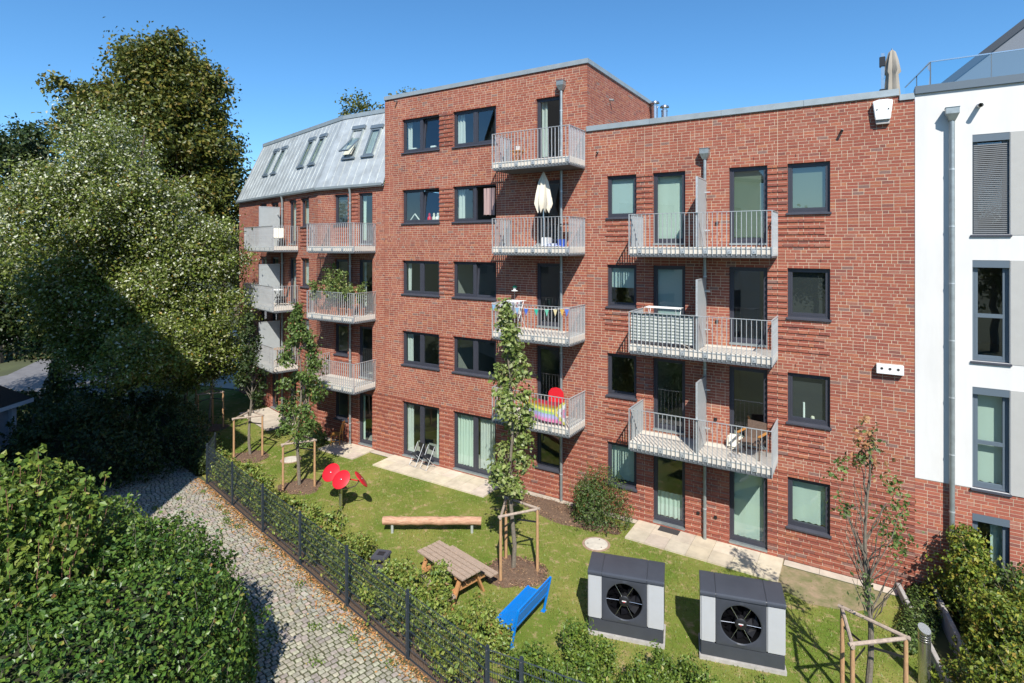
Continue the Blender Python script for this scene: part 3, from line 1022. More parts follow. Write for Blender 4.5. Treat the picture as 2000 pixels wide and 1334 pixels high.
for i, (xa, xb, za, zb) in enumerate(wops):
    row = i // 2
    o = make_window(FR(-1.08 + 1.08 - 1.08, 0, 0), xa, xb, za, zb, 'single', ('dark', 'dark', 'curtain', 'drapeR')[row], Wb, framemat=M_DARKCAP)
    MB().box(.002, xb - xa - .002, -.005, .10, zb - za - .17, zb - za - .002).obj('shutter_box', M_DARKCAP, o)
    if row in (1, 2):
        MB().box(.06, xb - xa - .06, .09, .15, (zb - za) * .43, (zb - za) * .43 + .09).obj('transom', M_DARKCAP, o)
    if row == 0:
        for k in range(46):
            z = .03 + k * (zb - za - .25) / 46
            MB().box(.03, xb - xa - .03, .045, .06, z, z + .026).obj('shutter_slat', mat('shutter lamella', (.17, .175, .18), .55), o)
    if row < 3:
        s = MB(); s.box(xb + .012 - 1.08, xb + 1.4 - 1.08, -.022, -.0125, za - .02, zb + .0)
        s.obj('grey_panel', M_GREYP, Wb)
MB().box(-.002, 8, -.07, .4, WZ - .0, WZ + .19).obj('coping', M_DARKCAP, Wb, bevel=.006)
MB().box(.02, 8, .4, 6.8, 12.1, 12.2).obj('flat_roof', M_CAP, Wb)
dp = downpipe(FR(-1.08, 0, 0), 1.79, 11.55, parent=Wb, y=-.13, r=.055)
spout(FR(-1.08, 0, 0), 2.3, 11.84, .05, .28, parent=Wb, m=M_WHITE)
# glass balustrade on its roof
for (a, b, c, d) in ((.32, .10, 1.45, .10), (1.46, .10, 2.6, .10), (2.61, .10, 3.75, .10), (3.76, .1, 4.9, .1), (.315, .12, .125, 1.30), (.12, 1.31, -.07, 2.49)):
    g = MB(); g.add([(a, b, 12.44), (c, d, 12.44), (c, d, 13.05), (a, b, 13.05)], [(0, 1, 2, 3)])
    gp = g.obj('glass_panel', M_BALGLASS, Wb)
    MB().bar((a, b, 13.06), (c, d, 13.06), .03, .025).obj('glass_rail', M_STEEL, Wb)
    MB().bar((a, b, 12.44), (a, b, 13.05), .018, .012).obj('glass_edge', M_DARKCAP, Wb)
ph = MB(); ph.prism([(.95, 12.3), (6.5, 12.3), (6.5, 17.55), (.95, 13.02)], 2.55, 6.5)
ph.obj('penthouse_wall', mat('penthouse cladding', (.13, .15, .18), .6), Wb)
pr_ = MB(); pr_.bar((.72, 4.5, 12.93), (6.5, 4.5, 17.67), 4.0, .17)
pr_.obj('penthouse_roof', mat('penthouse roof', (.02, .03, .045), .5), Wb)  # shadowed underside of the roof edge is put into this dark colour

# ------------------------------------------------------------------ foliage tools
def leaf_cloud(P, Nrm, size, cols, seed, spread=.8, aspect=.62, fold=.25, droop=0.0):
    """P (n,3) leaf centres, Nrm (n,3) preferred normals -> arrays of folded two-triangle leaves"""
    g = np.random.default_rng(seed)
    n = len(P)
    nn = Nrm + g.normal(0, spread, (n, 3))
    nn /= np.linalg.norm(nn, axis=1, keepdims=True) + 1e-9
    t = g.normal(0, 1, (n, 3)); t[:, 2] -= droop
    t -= nn * (t * nn).sum(1, keepdims=True)
    t /= np.linalg.norm(t, axis=1, keepdims=True) + 1e-9
    b = np.cross(nn, t)
    s = size * g.uniform(.65, 1.3, (n, 1))
    w = s * aspect * .5
    V = np.stack([P - t * s * .5, P + b * w + nn * w * fold, P + t * s * .5, P - b * w + nn * w * fold], axis=1)
    base = np.arange(n)[:, None] * 4
    F = np.concatenate([base + np.array([[0, 1, 2]]), base + np.array([[0, 2, 3]])], axis=0)
    C = np.repeat(cols, 4, axis=0)
    return V.reshape(-1, 3), F, C
def pick_cols(pal, n, g, var=.18):
    w = np.array([p[1] for p in pal], float); w /= w.sum()
    c = np.array([p[0] for p in pal])[g.choice(len(pal), n, p=w)]
    return c * g.uniform(1 - var, 1 + var, (n, 1)) * g.uniform(.93, 1.07, (n, 3))
def clump_points(blobs, g, shell=.55, boughs=0):
    """blobs (cx,cy,cz,rx,ry,rz,nclumps,leaves,clumpr) -> points and normals; boughs splits a blob into lobes with gaps between"""
    PP, NN = [], []
    for (cx, cy, cz, rx, ry, rz_, nc, nl, cr) in blobs:
        d = g.normal(0, 1, (nc, 3)); d /= np.linalg.norm(d, axis=1, keepdims=True)
        ctr, rr3 = np.array([cx, cy, cz]), np.array([rx, ry, rz_])
        if boughs:
            b = g.normal(0, 1, (boughs, 3)); b /= np.linalg.norm(b, axis=1, keepdims=True)
            bc = ctr + b * rr3 * g.uniform(.42, .88, (boughs, 1))
            br = g.uniform(.20, .40, (boughs, 1)) * rr3.mean() * np.array([1.0, 1.0, .95])
            k = g.choice(boughs, nc, p=(br[:, 0] ** 2) / (br[:, 0] ** 2).sum())
            cc = bc[k] + d * br[k] * g.uniform(.45, 1.12, (nc, 1))
        else:
            rad = g.uniform(shell ** 3, 1, (nc, 1)) ** (1 / 3) * g.uniform(.84, 1.14, (nc, 1))
            cc = ctr + d * rad * rr3
        off = g.normal(0, 1, (nc, nl, 3)) * cr * g.uniform(.5, 1.3, (nc, 1, 1)) * np.array([1, 1, .8])
        pts = cc[:, None, :] + off
        nr = off / (np.linalg.norm(off, axis=2, keepdims=True) + 1e-6) * .7 + d[:, None, :] * .3 + np.array([0, 0, .4])
        PP.append(pts.reshape(-1, 3)); NN.append(nr.reshape(-1, 3))
    P, Nn = np.concatenate(PP), np.concatenate(NN)
    k = P[:, 2] > .12
    return P[k], Nn[k]
def crown_obj(parent, blobs, size, pal, seed, m=None, shell=.55, name='crown', pale=None, boughs=0, **kw):
    g = np.random.default_rng(seed)
    P, Nn = clump_points(blobs, g, shell, boughs)
    C = pick_cols(pal, len(P), g)
    if pale:                                    # silvery undersides, mostly on the wind-turned upper boughs
        q = g.random(len(P)) < pale * np.clip((P[:, 2] - 2.0) / 9.0, .25, 1.0)
        C[q] = np.array([.64, .66, .50]) * g.uniform(.7, 1.1, (int(q.sum()), 1))
    V, F, C = leaf_cloud(P, Nn, size, C, seed + 1, **kw)
    return inst(name, np_mesh(name, V, F, m or M_LEAF, C), parent)
def limb(mb, a, b, r0, r1, g, n=5, wob=.12):
    a, b = np.array(a), np.array(b)
    L = np.linalg.norm(b - a)
    pts = [tuple(a + (b - a) * t + (g.normal(0, wob * L / n, 3) if 0 < t < 1 else 0)) for t in np.linspace(0, 1, n + 1)]
    mb.tube(pts, list(np.linspace(r0, r1, n + 1)), 7)
def big_tree(name, label, base, blobs, size, pal, seed, r0=.35, lean=(0, 0), group=None, m=None, shell=.55, **kw):
    t = thing(name, label, 'tree', (base[0], base[1], 0), group=group)
    g = np.random.default_rng(seed)
    bl = [(x - base[0], y - base[1], z, a, b, c, n, l, q) for x, y, z, a, b, c, n, l, q in blobs]
    zm = min(q[2] for q in bl)
    top = max(q[2] + q[5] * .6 for q in bl)
    cx, cy = np.mean([q[0] for q in bl]), np.mean([q[1] for q in bl])
    mb = MB()
    fork = (cx * .35 + lean[0], cy * .35 + lean[1], zm * .62)
    limb(mb, (0, 0, -.1), fork, r0, r0 * .75, g, 5, .08)
    limb(mb, fork, (cx, cy, top), r0 * .7, .04, g, 8, .10)
    for q in bl:
        limb(mb, (fork[0] * .9 + q[0] * .1, fork[1] * .9 + q[1] * .1, fork[2] * .95), (q[0], q[1], q[2] + q[5] * .3), r0 * .4, .03, g, 6, .16)
        for _ in range(5):
            d = g.normal(0, 1, 3); d /= np.linalg.norm(d)
            limb(mb, (q[0] * .75, q[1] * .75, q[2] * .85), (q[0] + d[0] * q[3] * .85, q[1] + d[1] * q[4] * .85, max(.8, q[2] + d[2] * q[5] * .85)), .07, .012, g, 5, .18)
    mb.obj('trunk', M_BARK, t, smooth=True)
    crown_obj(t, bl, size, pal, seed, shell=shell, m=m, boughs=24, **kw)
    return t
PAL_WHITE = [((.125, .168, .026), 5), ((.175, .215, .038), 4), ((.076, .106, .018), 3), ((.27, .29, .11), 1.6), ((.27, .19, .03), .3)]
PAL_TALL = [((.120, .132, .020), 5), ((.082, .102, .016), 5), ((.185, .165, .028), 2.5), ((.23, .16, .03), .8), ((.048, .064, .013), 3)]
PAL_DARK = [((.040, .066, .016), 5), ((.025, .046, .012), 4), ((.062, .088, .022), 2)]  # leaf colours darkened to deepen the shade under the trees
PAL_YOUNG = [((.095, .155, .034), 5), ((.135, .195, .048), 4), ((.060, .105, .024), 2.5), ((.20, .24, .09), 1)]
PAL_HEDGE = [((.056, .118, .018), 5), ((.088, .160, .024), 4), ((.130, .195, .030), 2.5), ((.032, .072, .014), 3), ((.24, .12, .05), .10), ((.22, .22, .05), .2)]
PAL_SHOOT = [((.145, .215, .034), 5), ((.105, .170, .026), 4), ((.205, .255, .044), 2), ((.062, .112, .020), 2.5), ((.25, .22, .05), .15)]
PAL_YG = [((.20, .235, .030), 4), ((.135, .185, .026), 4), ((.27, .25, .036), 1.5), ((.07, .12, .020), 3.5), ((.28, .20, .04), .5)]
PAL_ROW = [((.19, .25, .045), 4), ((.25, .285, .06), 3), ((.12, .18, .035), 3), ((.20, .19, .04), 1), ((.22, .13, .04), .3)]

# large trees beyond the garden
big_tree('whitebeam_tree', 'broad leafy tree with pale silvery leaf undersides, largest in the garden corner', (-33.4, -3.2),
         [(-29.9, -4.4, 11.4, 3.5, 3.5, 4.0, 330, 95, .38), (-32.4, -5.8, 9.0, 3.4, 3.0, 4.2, 300, 95, .38), (-28.2, -3.2, 8.8, 2.6, 2.6, 3.4, 270, 95, .36),
          (-28.0, -3.9, 5.2, 2.7, 2.6, 3.2, 300, 95, .36), (-30.6, -5.2, 6.0, 3.0, 2.8, 3.2, 220, 95, .38), (-26.9, -2.5, 6.2, 1.6, 1.6, 2.6, 150, 85, .34), (-26.4, -2.8, 3.2, 1.5, 1.4, 1.6, 110, 80, .32), (-30.6, -4.8, 8.6, 3.2, 3.0, 5.0, 200, 80, .45), (-27.6, -3.2, 3.6, 2.4, 2.2, 1.9, 150, 85, .34), (-29.6, -4.6, 4.0, 2.2, 2.0, 1.6, 130, 85, .34), (-26.6, -1.6, 8.4, 1.7, 1.7, 2.0, 110, 85, .34), (-26.0, -1.2, 4.6, 1.5, 1.5, 2.2, 120, 80, .32), (-24.9, -4.9, 4.3, 1.7, 1.7, 1.2, 70, 80, .32), (-24.0, -6.7, 4.1, 1.5, 1.4, 1.0, 55, 80, .32)],
         .135, PAL_WHITE, 21, r0=.34, lean=(1.4, -.4), pale=.17, spread=1.0)
big_tree('tall_maple_tree', 'tallest tree, olive and bronze crown rising behind the silvery tree', (-40.9, 2.6),
         [(-40.2, 2.8, 17.6, 4.2, 4.2, 4.6, 300, 60, .55), (-44.6, .2, 17.6, 2.6, 2.6, 2.6, 130, 60, .48), (-42.6, 1.6, 14.0, 4.2, 4.2, 4.5, 200, 60, .55), (-37.6, 3.2, 15.2, 3.4, 3.4, 4.2, 260, 60, .5),
          (-36.6, 3.9, 11.0, 2.6, 2.6, 3.6, 180, 60, .5), (-39.5, 2.6, 20.6, 2.5, 2.5, 2.0, 110, 60, .45), (-37.2, 3.6, 19.0, 1.8, 1.8, 1.6, 60, 60, .4)],
         .27, PAL_TALL, 22, r0=.45)
big_tree('oak_tree', 'dark green tree at the far road edge, partly cut off', (-53.5, -2.0),
         [(-53.6, -.8, 15.2, 3.2, 3.0, 3.0, 120, 55, .55), (-55.5, -3.5, 12.0, 3.8, 3.6, 4.0, 170, 55, .6), (-52.0, -3.6, 8.4, 3.6, 3.4, 3.2, 130, 55, .55)], .30, PAL_DARK, 23, r0=.4)
big_tree('shade_tree', 'dark shaded tree beside the street in front of the road', (-36.5, -8.6),
         [(-35.0, -7.4, 6.4, 2.6, 2.6, 2.4, 150, 55, .42), (-33.4, -7.0, 4.7, 1.9, 1.9, 1.5, 90, 55, .40), (-38.2, -8.8, 8.5, 3.0, 3.0, 3.2, 130, 55, .5)], .20, PAL_DARK, 24, r0=.25)
for i, (x, y, z, k) in enumerate(((-32.2, 13.0, 17.9, 24), (-29.2, 15.0, 18.6, 25))):
    big_tree('poplar_tree', ('olive crown poking above the zinc mansard roof', 'small olive treetop peeking above the tower coping')[i], (x, y),
             [(x, y, z, 1.9 - .8 * i, 1.7, 1.9, 55, 45, .38), (x, y + .5, z - 4, 2.6, 2.6, 3.5, 90, 45, .5)], .24, PAL_TALL, 30 + i, r0=.3)
for i, (x, y, s) in enumerate(((-62, 22, 1.0), (-72, 34, 1.2), (-84, 14, 1.1), (-50, 34, 1.0), (-95, 40, 1.3))):
    big_tree('street_tree', 'green street tree standing far off beyond the forecourt', (x, y),
             [(x, y, 8 * s, 4 * s, 4 * s, 4.5 * s, 150, 40, .75)], .42, PAL_DARK, 40 + i, r0=.35, group='far street trees')

for i, (x, y) in enumerate(((9, -42), (-4, -46), (-17, -44), (22, -36))):  # unseen trees added behind the viewpoint for the windows to reflect
    big_tree('unseen_tree', 'leafy unseen tree added behind the viewpoint for window reflections', (x, y),
             [(x, y, 7.5, 4.2, 4.2, 4.2, 170, 40, .6)], .38, PAL_TALL, 240 + i, r0=.3, group='unseen trees added behind the viewpoint')

# young columnar trees, each with three stakes
def column_tree(base, h0, h1, w, seed, label, pal=PAL_YOUNG, dens=1.0, lean=(0, 0), bare=False, size=.12):
    t = thing('columnar_tree', label, 'tree', (base[0], base[1], 0))
    g = np.random.default_rng(seed)
    mb = MB()
    n = 10
    axis = lambda z: np.array([lean[0] * (z / h1) ** 1.5 + .05 * math.sin(z * 1.7 + seed), lean[1] * (z / h1) ** 1.5 + .05 * math.cos(z * 1.3 + seed), z])
    zs = np.linspace(0, h1 * .97, n + 1)
    pts = [tuple(axis(z)) for z in zs]; pts[0] = (0, 0, -.05)
    mb.tube(pts, list(np.linspace(.062, .010, n + 1)), 8)
    bl = []
    steps = int((h1 - h0) / .28)
    for k in range(steps):
        z = h0 + (h1 - h0) * (k + .5) / steps
        u = (z - h0) / (h1 - h0)
        prof = w * (1.05 * math.sin(math.pi * min(1, .12 + u * .92)) ** .6 * (1.1 - .55 * u))
        for q in range(2):
            an = g.uniform(0, 6.28)
            a = axis(z)
            tip = a + np.array([math.cos(an) * prof * .75, math.sin(an) * prof * .75, .35])
            limb(mb, tuple(axis(max(h0 * .8, z - .5))), tuple(tip), .014, .005, g, 4, .12)
            if bare and g.random() > bare: continue
            bl.append((tip[0], tip[1], tip[2] - .1, prof * .45, prof * .45, .24, max(2, int(5 * dens)), 12, .10))
    if bare:
        for k in range(22):
            an, zb = g.uniform(0, 6.28), g.uniform(h0 * .75, h1 * .55)
            p0 = axis(zb); q = g.uniform(.3, .75)
            limb(mb, tuple(p0), tuple(p0 + np.array([math.cos(an) * q, math.sin(an) * q, g.uniform(.8, 1.7)])), .014, .003, g, 5, .10)
    mb.obj('trunk', M_BARKY, t, smooth=True)
    if bl: crown_obj(t, bl, size, pal, seed, shell=.2, droop=.5)
    return t
column_tree((-7.86, -4.27), 1.85, 6.75, .52, 51, 'young columnar oak in a stake frame next to the picnic table', dens=2.3, lean=(-.25, .1), size=.135,
            pal=[((.18, .235, .055), 5), ((.25, .30, .095), 4), ((.11, .155, .036), 2.5), ((.36, .39, .19), 2)])
column_tree((-17.02, -3.94), 1.6, 6.15, .80, 52, 'dense young columnar tree between the red discs and the manhole lid', dens=2.8, size=.12, pal=PAL_YOUNG + [((.25, .12, .04), .25)])
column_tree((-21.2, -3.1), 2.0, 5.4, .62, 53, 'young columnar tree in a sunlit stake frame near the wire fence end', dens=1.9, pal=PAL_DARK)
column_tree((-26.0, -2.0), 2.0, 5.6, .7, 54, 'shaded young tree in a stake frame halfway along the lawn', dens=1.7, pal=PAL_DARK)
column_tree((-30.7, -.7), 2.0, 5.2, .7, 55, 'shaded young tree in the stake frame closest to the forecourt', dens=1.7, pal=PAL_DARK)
ct = column_tree((.08, -4.55), 1.9, 4.9, .55, 56, 'half-withered young tree with bare twigs and browned top by the bollard', dens=1.0, bare=.16, size=.095,
                 pal=[((.075, .125, .035), 5), ((.12, .17, .05), 3), ((.22, .20, .06), 1)])
cw = crown_obj(ct, [(-.05, .0, 5.0, .16, .16, .35, 9, 9, .09), (-.02, 0, 4.5, .2, .2, .25, 6, 8, .1)], .11, [((.30, .15, .07), 3), ((.38, .22, .10), 2)], 57, shell=.1, name='withered_top'); cw['kind'] = 'stuff'
crown_obj(ct, [(.42, .12, 3.6, .22, .22, .9, 26, 12, .10), (-.45, -.1, 4.3, .16, .16, .25, 7, 10, .08)], .09, PAL_YOUNG, 58, shell=.1, name='side_foliage', spread=1.0)
def stake_frame(cx, cy, rot, label, r=.60, h=1.66):
    t = thing('tree_stake_frame', label, 'tree support', (cx, cy, 0), R(rot))
    P = [(r * math.cos(R(a)), r * math.sin(R(a))) for a in (90, 210, 330)]
    for x, y in P:
        m = MB(); m.tube([(x, y, -.05), (x, y, h * .5), (x, y, h)], [.042, .040, .036], 9); m.obj('stake', M_STAKE, t, smooth=True)
    for i in range(3):
        a, b = Vector((*P[i], h - .02)), Vector((*P[(i + 1) % 3], h - .02))
        d = (b - a).normalized() * .07
        m = MB(); m.tube([a - d + Vector((0, 0, .02 * i)), b + d + Vector((0, 0, .02 * i))], .034, 8); m.obj('cross_rail', M_RAILW, t, smooth=True)
        m = MB(); m.bar((*P[i], h - .34), (P[i][0] * .1, P[i][1] * .1, h - .30), .008, .045); m.obj('tie_strap', M_BLACK, t)
    return t
stake_frame(-7.80, -4.30, 55, 'three-post stake frame around the young oak beside the picnic table')
stake_frame(-17.05, -3.95, 55, 'three-post stake frame around the dense columnar tree by the red discs')
stake_frame(-21.25, -3.15, 55, 'sunlit three-post stake frame near the end of the wire fence')
stake_frame(-26.1, -1.9, 55, 'shaded three-post stake frame halfway along the lawn')
stake_frame(-30.8, -.6, 55, 'three-post stake frame closest to the pale forecourt')
stake_frame(.05, -4.95, 40, 'three-post stake frame around the half-withered tree beside the bollard')

# mulch rings and beds
def mulch_bed(cx, cy, rx, ry, rot, seed, nchip):
    g = np.random.default_rng(seed)
    n = 40
    ang = np.linspace(0, 2 * math.pi, n, endpoint=False)
    ph = g.uniform(0, 6, 3)
    rad = 1 + .08 * np.sin(3 * ang + ph[0]) + .06 * np.sin(5 * ang + ph[1]) + .03 * np.sin(9 * ang + ph[2])
    c, s = math.cos(R(rot)), math.sin(R(rot))
    vs = [(cx, cy, .07)]
    for k, z in ((.55, .06), (1.0, .004)):
        for i in range(n):
            x, y = rx * rad[i] * k * math.cos(ang[i]), ry * rad[i] * k * math.sin(ang[i])
            vs.append((cx + c * x - s * y, cy + s * x + c * y, z))
    fs = [(0, 1 + i, 1 + (i + 1) % n) for i in range(n)] + [(1 + i, 1 + n + i, 1 + n + (i + 1) % n, 1 + (i + 1) % n) for i in range(n)]
    b = MB(); b.add(vs, fs)
    o = struct('mulch_bed', b, M_MULCH)
    a = g.uniform(0, 2 * math.pi, nchip); q = np.sqrt(g.uniform(0, 1.1, nchip))
    x, y = rx * q * np.cos(a), ry * q * np.sin(a)
    P = np.stack([cx + c * x - s * y, cy + s * x + c * y, .03 + .05 * np.clip(1 - q, 0, 1)], 1)
    pal = [((.22, .13, .08), 4), ((.13, .075, .05), 4), ((.33, .21, .12), 2), ((.09, .06, .045), 2)]
    V, F, C = leaf_cloud(P, np.tile([0, 0, 1.0], (nchip, 1)), .07, pick_cols(pal, nchip, g), seed, spread=.45, aspect=.35, fold=.05)
    ch = inst('mulch_chips', np_mesh('mulch_chips', V, F, M_CHIP, C), o); ch['kind'] = 'stuff'
mulch_bed(-7.75, -4.35, .85, .70, 20, 61, 1100)
mulch_bed(-16.95, -3.95, .75, .65, 20, 62, 500)
mulch_bed(-21.1, -3.2, .8, .65, 20, 63, 400)
mulch_bed(-26.0, -2.0, .8, .65, 20, 64, 150)
mulch_bed(-8.1, -.75, 1.9, .60, -8, 65, 2200)
mulch_bed(.08, -4.7, .55, .5, 0, 66, 250)

# ------------------------------------------------------------------ cobbled path
PO, PANG = (-8.0, -8.19), math.atan2(-.213, .977)
pc, ps = math.cos(PANG), math.sin(PANG)
def pp(x, y): return (PO[0] + pc * x - ps * y, PO[1] + ps * x + pc * y)
path = struct('cobbled_path', MB().sheet([pp(-24, -3.05), pp(6, -3.2), pp(6, .03), pp(-24, .03)], -.004), M_SAND)
g = np.random.default_rng(70)
SP = []
row = 0
x = -23.5
while x < 4.5:
    L = .124
    y = -2.95 + (row % 2) * .07
    while y < -.16:
        w = g.uniform(.115, .160)
        bow = .10 * math.sin((y + 1.5) * 1.1) + .04 * math.sin(x * .8)
        SP.append((x + bow + g.normal(0, .006), y + w / 2 + g.normal(0, .003), L - .030, w - .028, g.normal(0, .05), g.uniform(-.004, .004), g.uniform(.016, .024)))
        y += w
    x += L
    row += 1
SP = np.array(SP)
def sett_verts(a):
    n = len(a)
    hx, hy, h = a[:, 2] / 2, a[:, 3] / 2, a[:, 6]
    V = np.zeros((n, 12, 3))
    for k, (sx, sy) in enumerate(((-1, -1), (1, -1), (1, 1), (-1, 1))):
        jx, jy = g.normal(0, .004, n), g.normal(0, .004, n)
        for lv, (f, z) in enumerate(((1.0, -.02), (.985, .80), (.86, 1.0))):
            V[:, lv * 4 + k, 0] = sx * hx * f + jx
            V[:, lv * 4 + k, 1] = sy * hy * f + jy
            V[:, lv * 4 + k, 2] = h * z
    ca, sa = np.cos(a[:, 4])[:, None], np.sin(a[:, 4])[:, None]
    X, Y = V[:, :, 0] * ca - V[:, :, 1] * sa, V[:, :, 0] * sa + V[:, :, 1] * ca
    V[:, :, 0], V[:, :, 1] = X, Y
    return V
SF = np.array([(0, 1, 5, 4), (1, 2, 6, 5), (2, 3, 7, 6), (3, 0, 4, 7), (4, 5, 9, 8), (5, 6, 10, 9), (6, 7, 11, 10), (7, 4, 8, 11), (8, 9, 10, 11)])
# nearest visible setts become single objects
wx = PO[0] + pc * SP[:, 0] - ps * SP[:, 1]; wy = PO[1] + ps * SP[:, 0] + pc * SP[:, 1]
zf = -math.sin(YAW) * wx + math.cos(YAW) * (wy + 16.95); xr = math.cos(YAW) * wx + math.sin(YAW) * (wy + 16.95)
vis = (zf > 11.1) & (xr / zf > -.44) & (SP[:, 1] > -2.4)
order = np.argsort(np.where(vis, zf, 1e9))
near = set(order[:300].tolist())
pal_st = [((.33, .30, .245), 4), ((.30, .275, .23), 3), ((.365, .33, .265), 3), ((.265, .245, .21), 1.2), ((.35, .30, .225), 1.2)]
vmesh = []
for v in range(10):
    a = np.array([[0, 0, .094, g.uniform(.088, .132), 0, 0, .02]])
    cc = pick_cols(pal_st, 1, g)
    vmesh.append(np_mesh('sett', sett_verts(a)[0], SF, M_STONE, np.repeat(cc, 12, axis=0)))
for i in near:
    vi = int(np.argmin([abs(m.vertices[2].co.y * 2 - SP[i, 3]) + random.uniform(0, .012) for m in vmesh]))
    inst('sett', vmesh[vi], path, (wx[i], wy[i], SP[i, 5]), (0, 0, PANG + SP[i, 4]))
far = np.array([i for i in range(len(SP)) if i not in near])
a = SP[far]
V = sett_verts(a)
V[:, :, 0] += a[:, 0:1]; V[:, :, 1] += a[:, 1:2]; V[:, :, 2] += a[:, 5:6]
X, Y = PO[0] + pc * V[:, :, 0] - ps * V[:, :, 1], PO[1] + ps * V[:, :, 0] + pc * V[:, :, 1]
V[:, :, 0], V[:, :, 1] = X, Y
F = SF[None] + np.arange(len(a))[:, None, None] * 12
C = np.repeat(pick_cols(pal_st, len(a), g), 12, axis=0)
o = inst('setts', np_mesh('setts', V.reshape(-1, 3), F.reshape(-1, 4), M_STONE, C), path); o['kind'] = 'stuff'
# fallen leaves along the fence foot
n = 3600
lx = g.uniform(-13, 3, n); ly = -.03 - np.abs(g.normal(0, .17, n)) * (1 + .8 * np.sin(lx * 1.7) ** 2)
P = np.stack([PO[0] + pc * lx - ps * ly, PO[1] + ps * lx + pc * ly, g.uniform(.02, .04, n)], 1)
V, F, C = leaf_cloud(P, np.tile([0, 0, 1.0], (n, 1)), .055, pick_cols([((.40, .20, .07), 4), ((.30, .15, .06), 4), ((.50, .30, .12), 2), ((.18, .10, .05), 2)], n, g), 71, spread=.35)
o = inst('fallen_leaves', np_mesh('fallen_leaves', V, F, M_CHIP, C)); tag(o, 'orange brown fallen leaves strewn along the fence foot', 'leaves', kind='stuff')
# weeds in the joints
n = 1500
k = g.integers(0, 26, n); cxs = g.uniform(-12, 3, 26); cys = np.where(g.random(26) < .55, g.uniform(-.6, -.2, 26), g.uniform(-2.6, -.5, 26))
lx = cxs[k] + g.normal(0, .10, n); ly = cys[k] + g.normal(0, .07, n)
P = np.stack([PO[0] + pc * lx - ps * ly, PO[1] + ps * lx + pc * ly, g.uniform(.02, .07, n)], 1)
V, F, C = leaf_cloud(P, np.tile([0, 0, 1.0], (n, 1)), .05, pick_cols(PAL_SHOOT, n, g), 72, spread=.8)
o = inst('weeds', np_mesh('weeds', V, F, M_LEAF, C)); tag(o, 'green weeds sprouting between the cobbles', 'weeds', kind='stuff')

# ------------------------------------------------------------------ wire mesh fence
FP = [(-20.02, -5.56)] + [(-20.02 + 2.403 * i, -5.56 - .526 * i) for i in range(1, 6)] + [(-5.68, -8.66), (-5.02, -8.58), (-2.55, -8.33), (-.05, -8.08), (2.3, -7.84)]
FH = 1.43
fence = thing('wire_mesh_fence', 'dark grey double-rod mesh fence along the cobbled path', 'fence', (-13, -7.1, 0))
fo = Vector((-13, -7.1, 0))
def mesh_panel(a, b, bend=0):
    m = MB()
    a, b = Vector((*a, 0)) - fo, Vector((*b, 0)) - fo
    d = (b - a); L = d.length; d.normalize()
    nrm = Vector((-d.y, d.x, 0))
    def wire(p, q, r):
        u = (q - p).normalized()
        s1 = nrm * r; s2 = u.cross(nrm) * r
        m.add([p + s1, p + s2, p - s1, p - s2, q + s1, q + s2, q - s1, q - s2], [(0, 1, 5, 4), (1, 2, 6, 5), (2, 3, 7, 6), (3, 0, 4, 7)])
    k = int((L - .08) / .05)
    for i in range(k + 1):
        p = a + d * (.04 + (L - .08) * i / k)
        wire(p + Vector((0, 0, .05)), p + Vector((0, 0, FH - .02)), .0035)
    for j in range(8):
        z = .06 + j * .19
        for off in (.009, -.009):
            wire(a + d * .02 + nrm * off + Vector((0, 0, z)), b - d * .02 + nrm * off + Vector((0, 0, z)), .0055)
    m.obj('mesh_panel', M_FENCE, fence)
for i, (x, y) in enumerate(FP):
    d = Vector((.977, -.213)) if i < 7 else Vector((.995, .1))
    q = MB(); q.box(-.030, .030, -.022, .022, -.05, FH + .03)
    q.box(-.036, .036, -.030, -.0225, .05, FH)
    po = q.obj('fence_post', M_FENCE, fence, bevel=.003)
    po.location = Vector((x, y, 0)) - fo; po.rotation_euler = (0, 0, math.atan2(d.y, d.x))
    for z in (.2, .62, 1.05, 1.38):
        MB().tube([(0, -.034, z), (0, -.030, z)], .011, 6).obj('clamp_bolt', M_STEEL, po)
    if i: mesh_panel(FP[i - 1], (x, y))
mesh_panel((-20.02, -5.56), (-20.9, -4.75))
q = MB().box(-.03, .03, -.02, .02, -.05, FH + .03).obj('fence_post', M_FENCE, fence); q.location = Vector((-20.9, -4.75, 0)) - fo

# young hedge shrubs inside the fence
def shrub_proto(seed, pal, h, r, shoots=5, size=.085, dens=1.0):
    t = thing('hedge_shrub', '', '', (0, 0, 0))
    g2 = np.random.default_rng(seed)
    mb = MB(); bl = []
    for k in range(shoots):
        a = g2.uniform(0, 6.28); rr_ = g2.uniform(0, r)
        hh = h * g2.uniform(.65, 1.1)
        tip = (math.cos(a) * rr_, math.sin(a) * rr_, hh)
        limb(mb, (tip[0] * .3, tip[1] * .3, -.03), tip, .010, .003, g2, 4, .10)
        for q in range(int(4 * dens)):
            u = g2.uniform(.2, 1)
            bl.append((tip[0] * (.3 + .7 * u), tip[1] * (.3 + .7 * u), hh * u, .11, .11, .12, 2, int(9 * dens), .07))
    bl.append((0, 0, h * .42, r * .9, r * .9, h * .36, int(16 * dens), 12, .10))
    mb.obj('stems', M_BARKY, t)
    crown_obj(t, bl, size, pal, seed, shell=.2, name='leaves')
    return t
HS = [shrub_proto(80 + i, PAL_ROW if i < 4 else PAL_SHOOT, (1.15, 1.0, 1.25, .9, .95, 1.1)[i], .46, 9, dens=1.9) for i in range(6)]
used = [False] * 6
rs = random.Random(81)
def put_shrub(k, x, y, s, label, group, cat='shrub'):
    if not used[k]: o = HS[k]; used[k] = True
    else: o = copy_tree(HS[k])
    o.location = (x, y, 0); o.rotation_euler = (0, 0, rs.uniform(0, 6.28)); o.scale = (s, s, s * rs.uniform(.9, 1.1))
    tag(o, label, cat, group)
i = 0
x = -19.6
